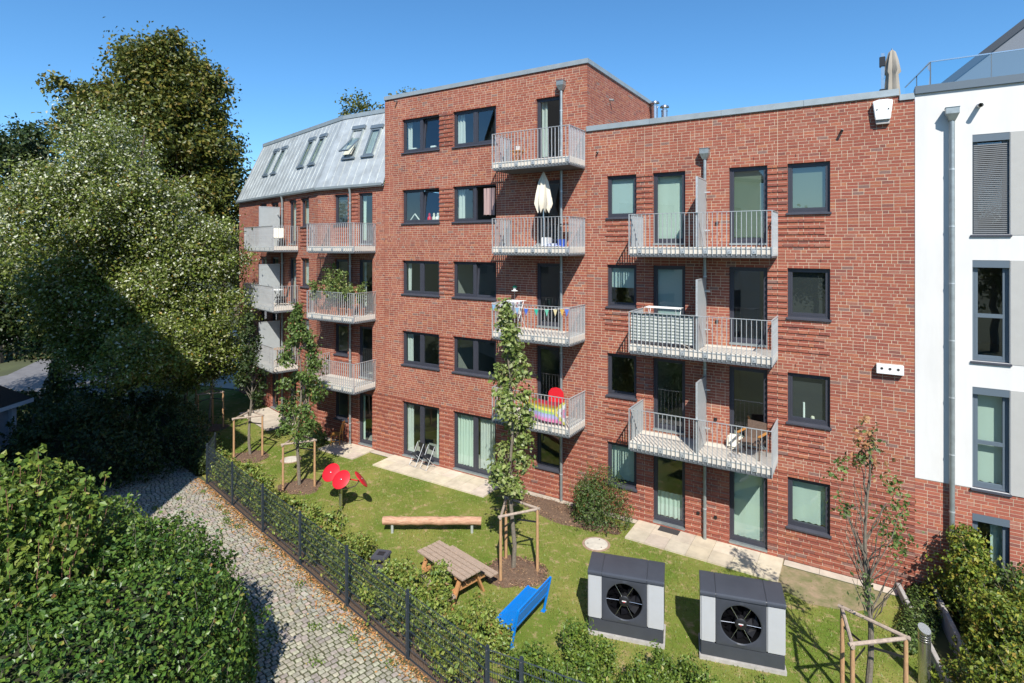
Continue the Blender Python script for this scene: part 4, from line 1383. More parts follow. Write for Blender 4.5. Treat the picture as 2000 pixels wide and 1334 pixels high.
while x < -6.3:
    y = -5.56 - (x + 20.02) * .219
    put_shrub(i % 4, x, y + .42 + rs.uniform(-.08, .12), rs.uniform(.85, 1.12) * (.74 if -11.4 < x < -9.3 else 1), 'young yellow-green hedge shrub behind the fence along the cobbled path', 'hedge shrubs along the path fence')
    x += rs.uniform(.40, .52); i += 1
x = -5.6
while x < 1.6:
    put_shrub(4 + i % 2, x, -7.75 + (x + 5.6) * .09 + rs.uniform(-.2, .2), rs.uniform(.6, .95), 'leggy green hedge shrub in front of the heat pumps', 'hedge shrubs in front of the heat pumps')
    x += rs.uniform(.30, .45); i += 1
for x, y in ((-7.05, -7.15), (-6.45, -7.3), (-11.5, -6.2), (-9.6, -6.75), (-9.0, -6.95), (-8.2, -7.0)):
    put_shrub(i % 4, x, y, rs.uniform(.75, .95), 'yellow-green hedge shrub growing between the litter bin, picnic table and blue bench', 'hedge shrubs by the picnic table'); i += 1
for x, y in [(-5.0 + .42 * q + rs.uniform(-.15, .15), -6.75 + .05 * q + rs.uniform(-.25, .45)) for q in range(13)] + [(-5.2 + .5 * q + rs.uniform(-.2, .2), -7.25 + .05 * q + rs.uniform(-.2, .2)) for q in range(11)]:
    put_shrub(4 + i % 2, x, y, rs.uniform(.55, .9), 'leggy green hedge shrub in front of the heat pumps', 'hedge shrubs in front of the heat pumps'); i += 1
for k, u in enumerate(used):
    if not u:
        for ch in list(HS[k].children): bpy.data.objects.remove(ch)
        bpy.data.objects.remove(HS[k])

# ------------------------------------------------------------------ garden furniture
# log beam on two steel posts
lg = thing('balance_beam', 'long round log beam on two short steel posts on the lawn', 'balance beam', (-10.92, -3.94, 0), math.atan2(1.27, 2.03))
m = MB(); npt = 14
pts = [(-1.47 + 2.94 * i / npt, .012 * math.sin(i * 1.3), .36 + .008 * math.sin(i * 2.1)) for i in range(npt + 1)]
m.tube(pts, [.118 + .006 * math.sin(i * 2.7) for i in range(npt + 1)], 16); m.obj('log', M_LOG, lg, smooth=True)
for s_ in (-1, 1): MB().tube([(s_ * 1.19, 0, -.05), (s_ * 1.19, 0, .27)], .042, 12).obj('post', M_GALV, lg, smooth=True)

# picnic table
pt = thing('picnic_table', 'weathered wooden picnic table with attached benches', 'picnic table', (-8.77, -5.80, 0), R(-13))
for i in range(5):
    y = -.30 + i * .15
    MB().box(-.90, .90, y - .063, y + .063, .70, .742).obj('table_plank', M_WOODW, pt, bevel=.005)
for s_ in (-1, 1):
    for k in range(2):
        y = s_ * (.60 + k * .145)
        MB().box(-.90, .90, y - .060, y + .060, .40, .44).obj('bench_plank', M_WOODW, pt, bevel=.005)
    for e in (-1, 1):
        MB().bar((e * .66, s_ * .20, .69), (e * .66, s_ * .52, -.02), .05, .11, up=(1, 0, 0)).obj('leg', M_WOODO, pt, bevel=.004)
for e in (-1, 1):
    MB().box(e * .66 - .085 if e > 0 else e * .66 + .030, e * .66 - .030 if e > 0 else e * .66 + .085, -.72, .72, .30, .398).obj('bench_bearer', M_WOODO, pt, bevel=.004)
    MB().box(e * .66 - .085 if e > 0 else e * .66 + .030, e * .66 - .030 if e > 0 else e * .66 + .085, -.34, .34, .605, .698).obj('table_bearer', M_WOODO, pt, bevel=.004)
    MB().bar((e * .64, 0, .34), (e * .12, 0, .68), .045, .07).obj('brace', M_WOODO, pt)

# blue bench, seen from behind
bb = thing('park_bench', 'bright blue perforated metal bench with its back to the heat pumps', 'bench', (-6.42, -6.05, 0), R(-90))
# local: x along the bench, -y is the front (towards -X world)
L = .75
for s_ in (-1, 1):
    m = MB()
    m.bar((s_ * (L - .03), .06, 0), (s_ * (L - .03), .24, .86), .05, .035, up=(1, 0, 0))
    m.bar((s_ * (L - .03), -.33, 0), (s_ * (L - .03), -.30, .43), .05, .035, up=(1, 0, 0))
    m.bar((s_ * (L - .03), -.36, .42), (s_ * (L - .03), .16, .40), .05, .035, up=(0, 0, 1))
    m.obj('leg_frame', M_BLUE, bb, bevel=.005)
    MB().box(s_ * (L - .03) - .06, s_ * (L - .03) + .06, .0, .10, 0, .012).obj('foot_plate', M_BLUE, bb)
m = MB()
m.bar((-L, -.37, .43), (L, -.37, .43), .05, .05); m.bar((-L, .10, .42), (L, .10, .42), .04, .04)
m.obj('seat_frame', M_BLUE, bb, bevel=.006)
for k in range(15):
    y = -.335 + k * .0288
    MB().box(-L + .01, L - .01, y - .009, y + .009, .425, .437).obj('seat_slat', M_BLUE, bb)
m = MB()
for k in range(30):
    x = -L + .03 + k * (2 * L - .06) / 29
    m.box(x - .008, x + .008, -.345, .09, .418, .4245)
m.obj('seat_mesh', M_BLUE, bb)
Mt = Matrix.Translation((0, .15, .48)) @ Matrix.Rotation(R(-12), 4, 'X')
for (z0, z1) in ((-.06, .0), (.03, .27), (.30, .39)):
    MB().box(-L + .01, L - .01, -.014, .014, z0, z1, Mt).obj('back_panel', M_BLUE, bb, bevel=.005)

# red disc play stand
rd = thing('play_discs', 'three tilted red discs on a curved steel stand', 'play equipment', (-14.32, -4.44, 0))
m = MB(); m.tube([(0, 0, -.05), (0, 0, .78)], .055, 14); m.obj('post', M_STEEL, rd, smooth=True)
def disc(c, nrm, r=.31):
    q = Vector(nrm).normalized().to_track_quat('Z', 'Y').to_matrix().to_4x4()
    q.translation = c
    m = MB(); m.lathe([(.02, -.03), (r - .02, -.02), (r, -.008), (r, .008), (r - .015, .018), (.05, .026), (.001, .026)], 36, q)
    d = m.obj('disc', M_RED, rd, smooth=True)
    m = MB(); m.lathe([(.028, .026), (.028, .04), (.012, .048), (.001, .048)], 12, q); m.obj('hub_cap', M_STEEL, d, smooth=True)
N12 = (.12, -.76, .74)
disc((.10, -.06, 1.06), N12); disc((-.55, .08, 1.10), N12)
disc((.62, .30, 1.06), (.50, .60, .62))
for tgt in ((.06, -.02, .98), (-.56, .12, 1.02), (.56, .27, .99)):
    m = MB(); m.tube([(0, 0, .70), (tgt[0] * .35, tgt[1] * .35 + .04, .72), (tgt[0] * .8, tgt[1] * .8, tgt[2] - .16), tgt], .022, 8); m.obj('arm', M_STEEL, rd, smooth=True)
m = MB(); m.tube([(-.52, .12, 1.0), (.05, .18, 1.0), (.6, .28, 1.0)], .02, 8); m.obj('cross_arm', M_RED, rd, smooth=True)

# litter bin
bn = thing('litter_bin', 'dark grey plastic litter bin with a hooded lid half hidden by hedge', 'bin', (-10.2, -6.75, 0), R(20))
MB().add([(-.13, -.13, 0), (.13, -.13, 0), (.13, .13, 0), (-.13, .13, 0), (-.17, -.17, .62), (.17, -.17, .62), (.17, .17, .62), (-.17, .17, .62)],
         [(3, 2, 1, 0), (0, 1, 5, 4), (1, 2, 6, 5), (2, 3, 7, 6), (3, 0, 4, 7), (4, 5, 6, 7)]).obj('body', M_BIN, bn, bevel=.012)
for sx in (-1, 1):
    for sy in (-1, 1): MB().box(sx * .15 - .02, sx * .15 + .02, sy * .15 - .02, sy * .15 + .02, .60, .83).obj('hood_post', M_BIN, bn)
MB().box(-.20, .20, -.20, .20, .82, .90).obj('lid', M_BIN, bn, bevel=.02)
for k in range(6): MB().box(-.09, .09, -.085 + k * .03, -.07 + k * .03, .90, .906).obj('grille_bar', M_BLACK, bn)

# heat pumps
def heat_pump(x, y, rz_, label):
    t = thing('heat_pump', label, 'heat pump', (x, y, 0), rz_, group=None)
    w, d = 1.62, .66
    MB().box(-.02, w + .02, -.02, d + .03, -.05, .085).obj('concrete_base', M_CONC, t, bevel=.01)
    MB().box(.012, w - .012, .012, d - .01, .086, .36).obj('plinth', M_BLACK if False else M_HPD, t, bevel=.01)
    MB().box(.0, w, .24, d, .362, 1.34).obj('casing', M_HPD, t, bevel=.02)
    for a, b in ((.0, .30), (1.27, w)):
        MB().box(a, b - .004, -.012, .26, .375, 1.335).obj('side_panel', M_HPL, t, bevel=.022)
    # fan front with a round opening
    cx, cz, r = .785, .85, .385
    fr_ = MB(); n = 40
    outer, inner = [], []
    a0, a1, z0, z1 = .302, 1.264, .375, 1.335
    for k in range(n):
        an = 2 * math.pi * k / n + math.pi / 4
        ux, uz = math.cos(an), math.sin(an)
        s_ = min((a1 - cx) / abs(ux) if ux > 0 else (cx - a0) / abs(ux) if ux < 0 else 9, (z1 - cz) / abs(uz) if uz > 0 else (cz - z0) / abs(uz) if uz < 0 else 9)
        outer.append((cx + ux * s_, 0.0, cz + uz * s_)); inner.append((cx + ux * r, 0.0, cz + uz * r))
    lip = [(p[0] + (p[0] - cx) * .0, .012, p[2]) for p in inner]
    deep = [(cx + (p[0] - cx) * .96, .22, cz + (p[2] - cz) * .96) for p in inner]
    rim = [(cx + (p[0] - cx) * 1.06, -.014, cz + (p[2] - cz) * 1.06) for p in inner]
    rings = outer, rim, inner
    fr_.add([q for rg in rings for q in rg], [(a * n + k, a * n + (k + 1) % n, (a + 1) * n + (k + 1) % n, (a + 1) * n + k) for a in range(2) for k in range(n)])
    du = MB(); du.add([q for rg in (inner, deep) for q in rg], [(k, (k + 1) % n, n + (k + 1) % n, n + k) for k in range(n)]); du.obj('fan_duct', mat('fan duct', (.006, .006, .007), .6, spec=.1), t, smooth=True)
    fr_.obj('fan_shroud', M_HPD, t, smooth=True)
    bk_ = MB(); bk_.lathe([(.001, 0), (r * .97, 0)], 40, Matrix.Translation((cx, .225, cz)) @ Matrix.Rotation(R(90), 4, 'X'), cap=False); bk_.obj('fan_back', mat('fan void', (.003, .003, .004), .9, spec=.02), t)
    fan = MB()
    for k in range(7):
        an = k * 2 * math.pi / 7
        vs = []
        for (rr2, da, yy) in ((.10, -.16, .10), (.10, .22, .15), (.23, -.10, .07), (.23, .34, .16), (.345, .02, .06), (.345, .50, .15)):
            vs.append((cx + rr2 * math.cos(an + da), yy, cz + rr2 * math.sin(an + da)))
        fan.add(vs, [(0, 1, 3, 2), (2, 3, 5, 4)])
    fan.obj('fan_blades', mat('fan blade', (.006, .006, .008), .4, spec=.15), t)
    hb = MB(); hb.lathe([(.001, .05), (.09, .05), (.115, .035), (.115, -.1)], 24, Matrix.Translation((cx, .05, cz)) @ Matrix.Rotation(R(90), 4, 'X'), cap=False); hb.obj('fan_hub', M_BLACK, t, smooth=True)
    bd = MB(); bd.box(cx - .045, cx + .045, -.003, .0, cz - .006, cz + .018); bd.obj('badge', mat('badge silver', (.6, .6, .6), .35), t)
    bd = MB(); bd.prism([(cx - .03, cz - .010), (cx, cz - .028), (cx + .03, cz - .010)], -.003, .0); bd.obj('badge_mark', M_RED, t)
    for k in range(3):
        an = R(60 + k * 60)
        gu = MB(); gu.tube([(cx - r * 1.0 * math.cos(an), .012, cz - r * math.sin(an)), (cx, .035, cz), (cx + r * math.cos(an), .012, cz + r * math.sin(an))], .006, 6); gu.obj('guard_rod', M_STEEL, t, smooth=True)
    # sloping three-part lid, higher at the back
    for a, b in ((-.006, .298), (.302, 1.262), (1.266, w + .006)):
        ld = MB()
        prof = [(-.035, 1.337), (-.035, 1.385), (-.02, 1.415), (.015, 1.43), (d - .10, 1.50), (d - .02, 1.49), (d + .01, 1.45), (d + .01, 1.337)]
        k = len(prof)
        ld.add([(a, yy, zz) for yy, zz in prof] + [(b, yy, zz) for yy, zz in prof], [tuple(range(k)), tuple(range(2 * k - 1, k - 1, -1))] + [(i, i + k, (i + 1) % k + k, (i + 1) % k) for i in range(k)])
        ld.obj('lid', M_HPD, t, bevel=.008, smooth=True)
    return t
heat_pump(-5.16, -5.49, R(15.2), 'grey heat pump unit with a large fan next to the blue bench')
heat_pump(-2.87, -4.94, R(15.2), 'grey heat pump unit with a large fan nearer the withered tree')

# manhole lids
for i, (x, y) in enumerate(((-6.5, -1.95), (-19.42, -2.51))):
    t = thing('manhole_cover', ('round concrete manhole lid in the lawn above the heat pumps', 'round concrete manhole lid in the lawn behind the staked tree')[i], 'manhole', (x, y, 0))
    m = MB(); m.lathe([(.40, -.02), (.40, .012), (.335, .014), (.335, -.02)], 36, cap=False); m.obj('ring', mat('manhole ring', (.36, .24, .17), .9, noise=.3, nscale=10), t)
    m = MB(); m.lathe([(.33, -.02), (.33, .022), (.32, .026), (.001, .030)], 36, cap=False); ld = m.obj('lid', mat('manhole lid', (.55, .50, .42), .9, noise=.2, nscale=6), t)
    for k in range(3):
        a = R(90 + 120 * k); MB().lathe([(.02, .031), (.001, .032)], 10, Matrix.Translation((.24 * math.cos(a), .24 * math.sin(a), 0)), cap=False).obj('lifting_hole', M_BLACK, ld)

# doormat
t = MB(); t.box(-5.22, -4.62, -.33, -.04, .053, .066); tag(t.obj('doormat', mat('doormat', (.05, .045, .045), .95, noise=.4, nscale=60)), 'dark rectangular doormat on the terrace slabs', 'doormat')

# chairs
def folding_chair(x, y, rz_, label):
    t = thing('folding_chair', label, 'chair', (x, y, .055), rz_, 'black folding chairs on the terrace')
    for s_ in (-.19, .19):
        m = MB(); m.tube([(s_, -.24, 0), (s_, -.02, .42), (s_, .17, .80)], .010, 7); m.obj('front_leg', M_GALV, t, smooth=True)
        m = MB(); m.tube([(s_ * .9, .24, 0), (s_ * .9, -.17, .45)], .010, 7); m.obj('rear_leg', M_GALV, t, smooth=True)
    m = MB(); m.tube([(-.19, -.24, .012), (.19, -.24, .012)], .009, 6); m.tube([(-.17, .24, .012), (.17, .24, .012)], .009, 6); m.obj('floor_bar', M_GALV, t)
    MB().box(-.175, .175, -.19, .17, .435, .455, Matrix.Rotation(R(3), 4, 'X')).obj('seat', M_BLACK, t, bevel=.01)
    MB().box(-.18, .18, .155, .172, .62, .80, Matrix.Rotation(R(-3), 4, 'X')).obj('backrest', M_BLACK, t, bevel=.006)
folding_chair(-14.72, -.30, R(-12), 'black folding chair with metal tube legs in the middle of the open terrace door')
folding_chair(-14.15, -.33, R(-12), 'black folding chair with metal tube legs right next to the brick pier')
wc = thing('wooden_chair', 'honey coloured wooden chair with carved back against the brick wall', 'chair', (-19.15, -.42, .055), R(-62))
MB().box(-.22, .22, -.22, .20, .42, .455).obj('seat', M_HONEY, wc, bevel=.015)
for sx in (-1, 1):
    m = MB(); m.tube([(sx * .19, -.19, 0), (sx * .18, -.18, .2), (sx * .19, -.19, .42)], [.014, .024, .02], 8); m.obj('leg', M_HONEY, wc, smooth=True)
    m = MB(); m.tube([(sx * .18, .19, 0), (sx * .17, .18, .44), (sx * .19, .26, .80), (sx * .13, .29, .95)], [.018, .022, .02, .018], 8); m.obj('back_post', M_HONEY, wc, smooth=True)
m = MB(); m.bar((-.15, .285, .94), (.15, .285, .94), .03, .07); m.obj('top_rail', M_HONEY, wc, bevel=.012)
m = MB(); m.prism([(-.045, .46), (.045, .46), (.03, .6), (.08, .75), (.05, .93), (-.05, .93), (-.08, .75), (-.03, .6)], .235, .25); m.obj('splat', M_HONEY, wc)
for sx in (-.11, .11): MB().bar((sx, .20, .46), (sx, .275, .93), .022, .015).obj('back_slat', M_HONEY, wc)
for (a, b) in (((-.19, -.19), (.19, -.19)), ((-.19, .19), (-.19, -.19)), ((.19, .19), (.19, -.19))): MB().bar((*a, .17), (*b, .17), .02, .02).obj('stretcher', M_HONEY, wc)

# ------------------------------------------------------------------ things on the balconies
DK = lambda r: RAIL[r] - BARH + .02 + .196
# closed cream parasol
def closed_parasol(name, label, x, y, z, h, r, m, hz=.85):
    t = thing(name, label, 'parasol', (x, y, z))
    p = MB(); p.tube([(0, 0, 0), (0, 0, h)], .022, 10); p.obj('pole', M_STEEL, t)
    n = 24
    c = MB(); vs = []
    prof = [(0.02, h + .05), (.05, h - .02), (r * .55, h - .28), (r * .85, h - .7), (r, h - 1.0), (r * .62, h - 1.22)]
    for rr2, zz in prof:
        for k in range(n):
            a = 2 * math.pi * k / n
            f = 1 + (.28 if rr2 > .06 else 0) * math.cos(8 * a)
            vs.append((rr2 * f * math.cos(a), rr2 * f * math.sin(a), zz - (.10 * math.cos(8 * a) if zz < h - 1.1 else 0)))
    fs = [(i * n + k, i * n + (k + 1) % n, (i + 1) * n + (k + 1) % n, (i + 1) * n + k) for i in range(len(prof) - 1) for k in range(n)]
    c.add(vs, fs); c.obj('canopy', m, t, smooth=True)
    return t
par = closed_parasol('closed_parasol', 'closed cream parasol standing on the fourth floor balcony', -8.95, -.62, DK(4), 2.42, .25, M_CREAM)
MB().box(-.25, .25, -.25, .25, 0, .06).obj('base', M_CONC, par, bevel=.01)
ca = thing('camping_table', 'small dark folding table beside the cream parasol', 'table', (-8.35, -.45, DK(4)))
MB().box(-.30, .30, -.25, .25, .72, .745).obj('table_top', M_BLACK, ca)
for sx in (-.27, .27):
    for sy in (-.22, .22): MB().tube([(sx, sy, 0), (sx, sy, .72)], .012, 6).obj('leg', M_STEEL, ca)
tb = MB(); tb.box(-.14, .14, -.10, .10, 0, .30); o = tb.obj('storage_box', M_PLASTW, bevel=.02); o.location = (-8.72, -.85, DK(4)); tag(o, 'white plastic box on the balcony floor behind the bars', 'box')
tb = MB(); tb.lathe([(.10, 0), (.14, .22), (.15, .24)], 16); o = tb.obj('bucket', mat('blue plastic', (.05, .12, .55), .4), smooth=True); o.location = (-8.12, -.95, DK(4)); tag(o, 'blue plastic bucket on the balcony with the cream parasol', 'bucket')
# towel heap
hb = MB(); g3 = np.random.default_rng(91); n = 14
hb.add([(i / n * .7, j / 6 * .4, .10 * math.sin(math.pi * i / n) * math.sin(math.pi * j / 6) + .03 * g3.random()) for j in range(7) for i in range(n + 1)], [(j * (n + 1) + i, j * (n + 1) + i + 1, (j + 1) * (n + 1) + i + 1, (j + 1) * (n + 1) + i) for j in range(6) for i in range(n)])
o = hb.obj('towel', mat('towel', (.6, .62, .66), .95, noise=.6, nscale=9, col2=(.08, .12, .35)), smooth=True); o.location = (-8.75, -1.12, DK(4)); tag(o, 'crumpled blue and white towel on the balcony floor', 'towel')
# potted plant on top balcony: small table with white pot
st = thing('side_table', 'small wooden side table on the top floor balcony', 'table', (-10.05, -.45, DK(5)))
MB().box(-.2, .2, -.2, .2, .42, .445).obj('table_top', M_WOODO, st)
for sx in (-.16, .16):
    for sy in (-.16, .16): MB().bar((sx, sy, 0), (-sx * .8, sy, .42), .025, .025).obj('leg', M_WOODO, st)
m = MB(); m.lathe([(.06, 0), (.085, .15), (.09, .16)], 14); o = m.obj('plant_pot', M_PLASTW, smooth=True); o.location = (-10.05, -.45, DK(5) + .446); tag(o, 'white flower pot on the top balcony side table', 'pot')
# bunting
bt = thing('bunting', 'string of coloured pennants tied along the third floor balcony rail', 'bunting', (-10.6, -BDEP - .03, RAIL[3]))
PN = [((.25, .45, .62), .1), ((.60, .60, .62), .42), ((.10, .55, .40), .72), ((.25, .45, .65), 1.02), ((.05, .15, .60), 1.36), ((.02, .45, .32), 1.74), ((.15, .50, .35), 2.12), ((.70, .60, .35), 2.42), ((.65, .42, .10), 2.66), ((.1, .2, .6), 2.82)]
m = MB(); m.tube([(0, 0, -.02), (.7, -.005, -.09), (1.4, -.005, -.11), (2.2, -.005, -.10), (2.89, 0, -.02)], .006, 5); m.obj('cord', M_PLASTW, bt)
for q, x in PN:
    zz = -.05 - .07 * math.sin(x / 2.89 * math.pi)
    b = MB(); b.col = q
    b.add([(x - .075, -.012, zz), (x + .075, -.012, zz - .004), (x + .005, -.02, zz - .22), (x - .075, -.016, zz), (x + .075, -.016, zz - .004), (x + .005, -.024, zz - .22)], [(0, 1, 2), (5, 4, 3), (0, 3, 4, 1), (1, 4, 5, 2), (2, 5, 3, 0)]); b.obj('pennant', M_CLOTH, bt)
ry = thing('laundry_rack', 'folding clothes rack with hanging washing on the bunting balcony', 'clothes rack', (-10.1, -.62, DK(3)))
for k in range(6):
    b = MB(); b.tube([(-.28, -.35 + k * .13, .98), (.3, -.35 + k * .13, .98)], .008, 5); b.obj('rail', M_PLASTW, ry)
    b = MB(); b.col = [(.5, .5, .5), (.2, .22, .3), (.62, .58, .52), (.35, .12, .15), (.6, .6, .62), (.12, .13, .16)][k]
    b.box(-.2, .14, -.352 + k * .13, -.345 + k * .13, .48 + .05 * (k % 3), .985); b.obj('garment', M_CLOTH, ry)
for sx in (-.25, .27):
    b = MB(); b.tube([(sx, -.35, 0), (sx, .2, .98)], .010, 6); b.tube([(sx, .35, 0), (sx, -.3, .98)], .010, 6); b.obj('leg_frame', M_PLASTW, ry)
bf = thing('bird_feeder', 'green-topped bird feeder on a stick above the bunting balcony rail', 'bird feeder', (-10.35, -.16, DK(3)))
MB().tube([(0, 0, 0), (0, 0, 1.42)], .010, 6).obj('pole', M_STEEL, bf)
m = MB(); m.lathe([(.12, 1.28), (.12, 1.30), (.05, 1.31), (.05, 1.40)], 14); m.obj('tray', M_PLASTW, bf, smooth=True)
m = MB(); m.lathe([(.09, 1.40), (.07, 1.45), (.01, 1.48)], 14); m.obj('roof', mat('green plastic', (.03, .32, .16), .5), bf, smooth=True)
# rainbow cloth on the second floor balcony
b = MB(); nx, nz = 24, 16
STR = [(.42, .02, .04), (.48, .03, .05), (.40, .16, .02), (.36, .40, .06), (.70, .62, .10), (.34, .55, .16), (.30, .36, .62), (.42, .38, .66), (.55, .26, .50), (.62, .20, .38)]
VS, FS, CS = [], [], []
for j in range(nz):
    for i in range(nx):
        u0, u1, v0, v1 = i / nx, (i + 1) / nx, j / nz, (j + 1) / nz
        uc, vc = (u0 + u1) / 2, (v0 + v1) / 2
        k = int(vc * 10)
        q = STR[min(9, k)]
        if uc > .70 + abs(vc - .5) * .42: q = [(.62, .55, .12), (.72, .72, .70), (.60, .28, .42), (.25, .42, .62)][int((uc - .70 - abs(vc - .5) * .42) / .085) % 4]
        n0 = len(VS)
        for (u, v) in ((u0, v0), (u1, v0), (u1, v1), (u0, v1)):
            VS.append((u * 1.55, .05 * math.sin(u * 9) * v, -v * .72 - .10 * u - .08 * math.sin(u * math.pi) * (1 - v))); CS.append(q)
        FS.append((n0, n0 + 3, n0 + 2, n0 + 1))
fl = inst('rainbow_flag', np_mesh('rainbow_flag', np.array(VS), np.array(FS), M_CLOTH, np.array(CS)), None, (-9.42, -BDEP + .085, RAIL[2] - .06))
sol = fl.modifiers.new('thickness', 'SOLIDIFY'); sol.thickness = .004
tag(fl, 'rainbow striped flag draped inside the second floor balcony rail', 'flag')
rc = thing('garden_chair', 'red plastic garden chair with rounded back behind the rainbow flag', 'chair', (-8.55, -.60, DK(2)), R(15))
m = MB(); prof = [(-.24, .42), (.24, .42), (.27, .62), (.25, .86), (.16, .98), (0, 1.02), (-.16, .98), (-.25, .86), (-.27, .62)]
m.prism(prof, .20, .24); m.obj('backrest', M_RED, rc, bevel=.01)
MB().box(-.25, .25, -.25, .20, .40, .44).obj('seat', M_RED, rc, bevel=.02)
for sx in (-.22, .22):
    for sy in (-.22, .20): MB().tube([(sx, sy, 0), (sx * .95, sy * .95, .40)], .022, 8).obj('leg', M_RED, rc)
# striped privacy cloth on the wing balcony
VS, FS, CS = [], [], []
nx, nz = 40, 18
for j in range(nz):
    for i in range(nx):
        n0 = len(VS)
        q = (.62, .63, .60) if j % 2 else (.20, .235, .215)
        for (ii, jj) in ((i, j), (i + 1, j), (i + 1, j + 1), (i, j + 1)):
            u, v = ii / nx, jj / nz
            VS.append((u * 1.80, .012 * math.sin(u * 46) * (.4 + v), -v * .80 - .02 * math.sin(u * 9.5) ** 2 * (1 - v))); CS.append(q)
        FS.append((n0, n0 + 3, n0 + 2, n0 + 1))
fl = inst('striped_screen', np_mesh('striped_screen', np.array(VS), np.array(FS), M_CLOTH, np.array(CS)), None, (-5.76, -BDEP + .075, RAIL[3] - .03))
sol = fl.modifiers.new('thickness', 'SOLIDIFY'); sol.thickness = .003
tag(fl, 'grey and white striped privacy cloth tied to the third floor wing balcony bars', 'privacy cloth')
dr = thing('drying_rack', 'white folding drying rack behind the striped privacy cloth', 'drying rack', (-4.95, -.62, DK(3)))
for k in range(9): MB().tube([(-.5, -.22 + k * .055, 1.06), (.5, -.22 + k * .055, 1.06)], .006, 5).obj('rail', M_PLASTW, dr)
for sx in (-.5, .5):
    MB().tube([(sx, -.24, 1.06), (sx, .24, 1.06)], .010, 6).obj('side_bar', M_PLASTW, dr)
    MB().tube([(sx * .9, -.24, 0), (sx * .9, .2, 1.06)], .010, 6).obj('leg', M_PLASTW, dr)
    MB().tube([(sx * .8, .24, 0), (sx * .8, -.2, 1.06)], .010, 6).obj('leg', M_PLASTW, dr)
def wicker_chair(x, y, z, rz_, label):
    t = thing('wicker_chair', label, 'chair', (x, y, z), rz_)
    MB().box(-.27, .27, -.26, .24, .36, .42).obj('seat', M_WICKER, t, bevel=.015)
    MB().box(-.26, .26, .20, .245, .42, .90, Matrix.Rotation(R(-5), 4, 'X')).obj('backrest', M_WICKER, t, bevel=.015)
    for sx in (-1, 1):
        MB().box(sx * .29 - .035, sx * .29 + .035, -.27, .24, .61, .65).obj('armrest', M_HONEY, t, bevel=.01)
        for sy in (-.24, .22): MB().tube([(sx * .29, sy, 0), (sx * .29, sy, .61)], .018, 8).obj('leg', M_WICKER, t)
wicker_chair(-2.55, -.52, DK(2), R(-15), 'brown wicker armchair on the second floor wing balcony')
cu = MB(); cu.box(-.2, .2, -.06, .06, 0, .4, Matrix.Rotation(R(-22), 4, 'X')); o = cu.obj('cushion', M_CREAM, bevel=.05); o.location = (-3.05, -.30, DK(2) + .02); tag(o, 'cream cushion leaning by the wing balcony door', 'cushion')
bx_ = MB(); bx_.box(-.15, .15, -.1, .1, 0, .07); o = bx_.obj('footrest', M_CONC, bevel=.02); o.location = (-2.95, -.85, DK(2)); tag(o, 'low grey footrest beside the wicker armchair', 'footrest')
def lounge_chair(fr, x, y, z, rz_, label, m, cat='chair', name='balcony_chair'):
    t = thing(name, label, cat, fpt(fr, x, y, z), fr[2] + rz_)
    MB().box(-.25, .25, -.25, .22, .38, .42).obj('seat', m, t, bevel=.012)
    MB().box(-.25, .25, .18, .215, .42, .92, Matrix.Rotation(R(-10), 4, 'X')).obj('backrest', m, t, bevel=.012)
    for sx in (-.23, .23):
        MB().tube([(sx, -.24, 0), (sx, .2, .40)], .014, 7).obj('leg', M_BLACK, t)
        MB().tube([(sx, .24, 0), (sx, -.2, .40)], .014, 7).obj('leg', M_BLACK, t)
lounge_chair(WING, -3.1, -.62, DK(4), R(60), 'cream folding chair on the upper balcony of the angled wing', M_CREAM)
lounge_chair(WING, -2.65, -.62, DK(3), R(-30), 'dark folding chair on the middle balcony of the angled wing', M_BLACK)
tt = thing('bistro_table', 'white round bistro table on the middle balcony of the angled wing', 'table', fpt(WING, -3.25, -.6, DK(3)))
m = MB(); m.lathe([(.30, .70), (.30, .725), (.001, .725)], 24); m.obj('table_top', M_PLASTW, tt)
for k in range(3):
    a = k * 2.1; MB().tube([(.25 * math.cos(a), .25 * math.sin(a), 0), (0, 0, .4), (-.2 * math.cos(a), -.2 * math.sin(a), .7)], .012, 6).obj('leg', M_BLACK, tt)
wt_ = thing('bistro_table', 'pale wooden table on the lowest balcony of the angled wing', 'table', fpt(WING, -3.1, -.62, DK(2)))
MB().box(-.32, .32, -.25, .25, .68, .71).obj('table_top', M_WOODW, wt_)
for sx in (-.28, .28):
    for sy in (-.21, .21): MB().bar((sx, sy, 0), (sx, sy, .68), .035, .035).obj('leg', M_WOODW, wt_)
# plants on the left block balcony
def pot_plant(x, y, z, h, r, seed, label, pal, n=6):
    t = thing('potted_plant', label, 'potted plant', (x, y, z))
    m = MB(); m.lathe([(.10, 0), (.15, .26), (.16, .28), (.14, .28), (.13, .25), (.001, .25)], 16, cap=False); m.obj('pot', M_TERRA, t, smooth=True)
    g2 = np.random.default_rng(seed); mb = MB(); bl = []
    for k in range(n):
        a, q = g2.uniform(0, 6.28), g2.uniform(.2, 1) * r
        hh = h * g2.uniform(.6, 1)
        limb(mb, (0, 0, .24), (math.cos(a) * q, math.sin(a) * q, hh), .008, .003, g2, 4, .1)
        for u in (.45, .65, .85, 1): bl.append((math.cos(a) * q * u, math.sin(a) * q * u, .24 + (hh - .24) * u, .1, .1, .1, 2, 9, .07))
    mb.obj('stems', M_BARKY, t)
    crown_obj(t, bl, .11, pal, seed, shell=.1, name='leaves', droop=.6)
PALP = [((.14, .20, .05), 4), ((.20, .25, .08), 3), ((.09, .14, .03), 3), ((.30, .28, .10), 1)]
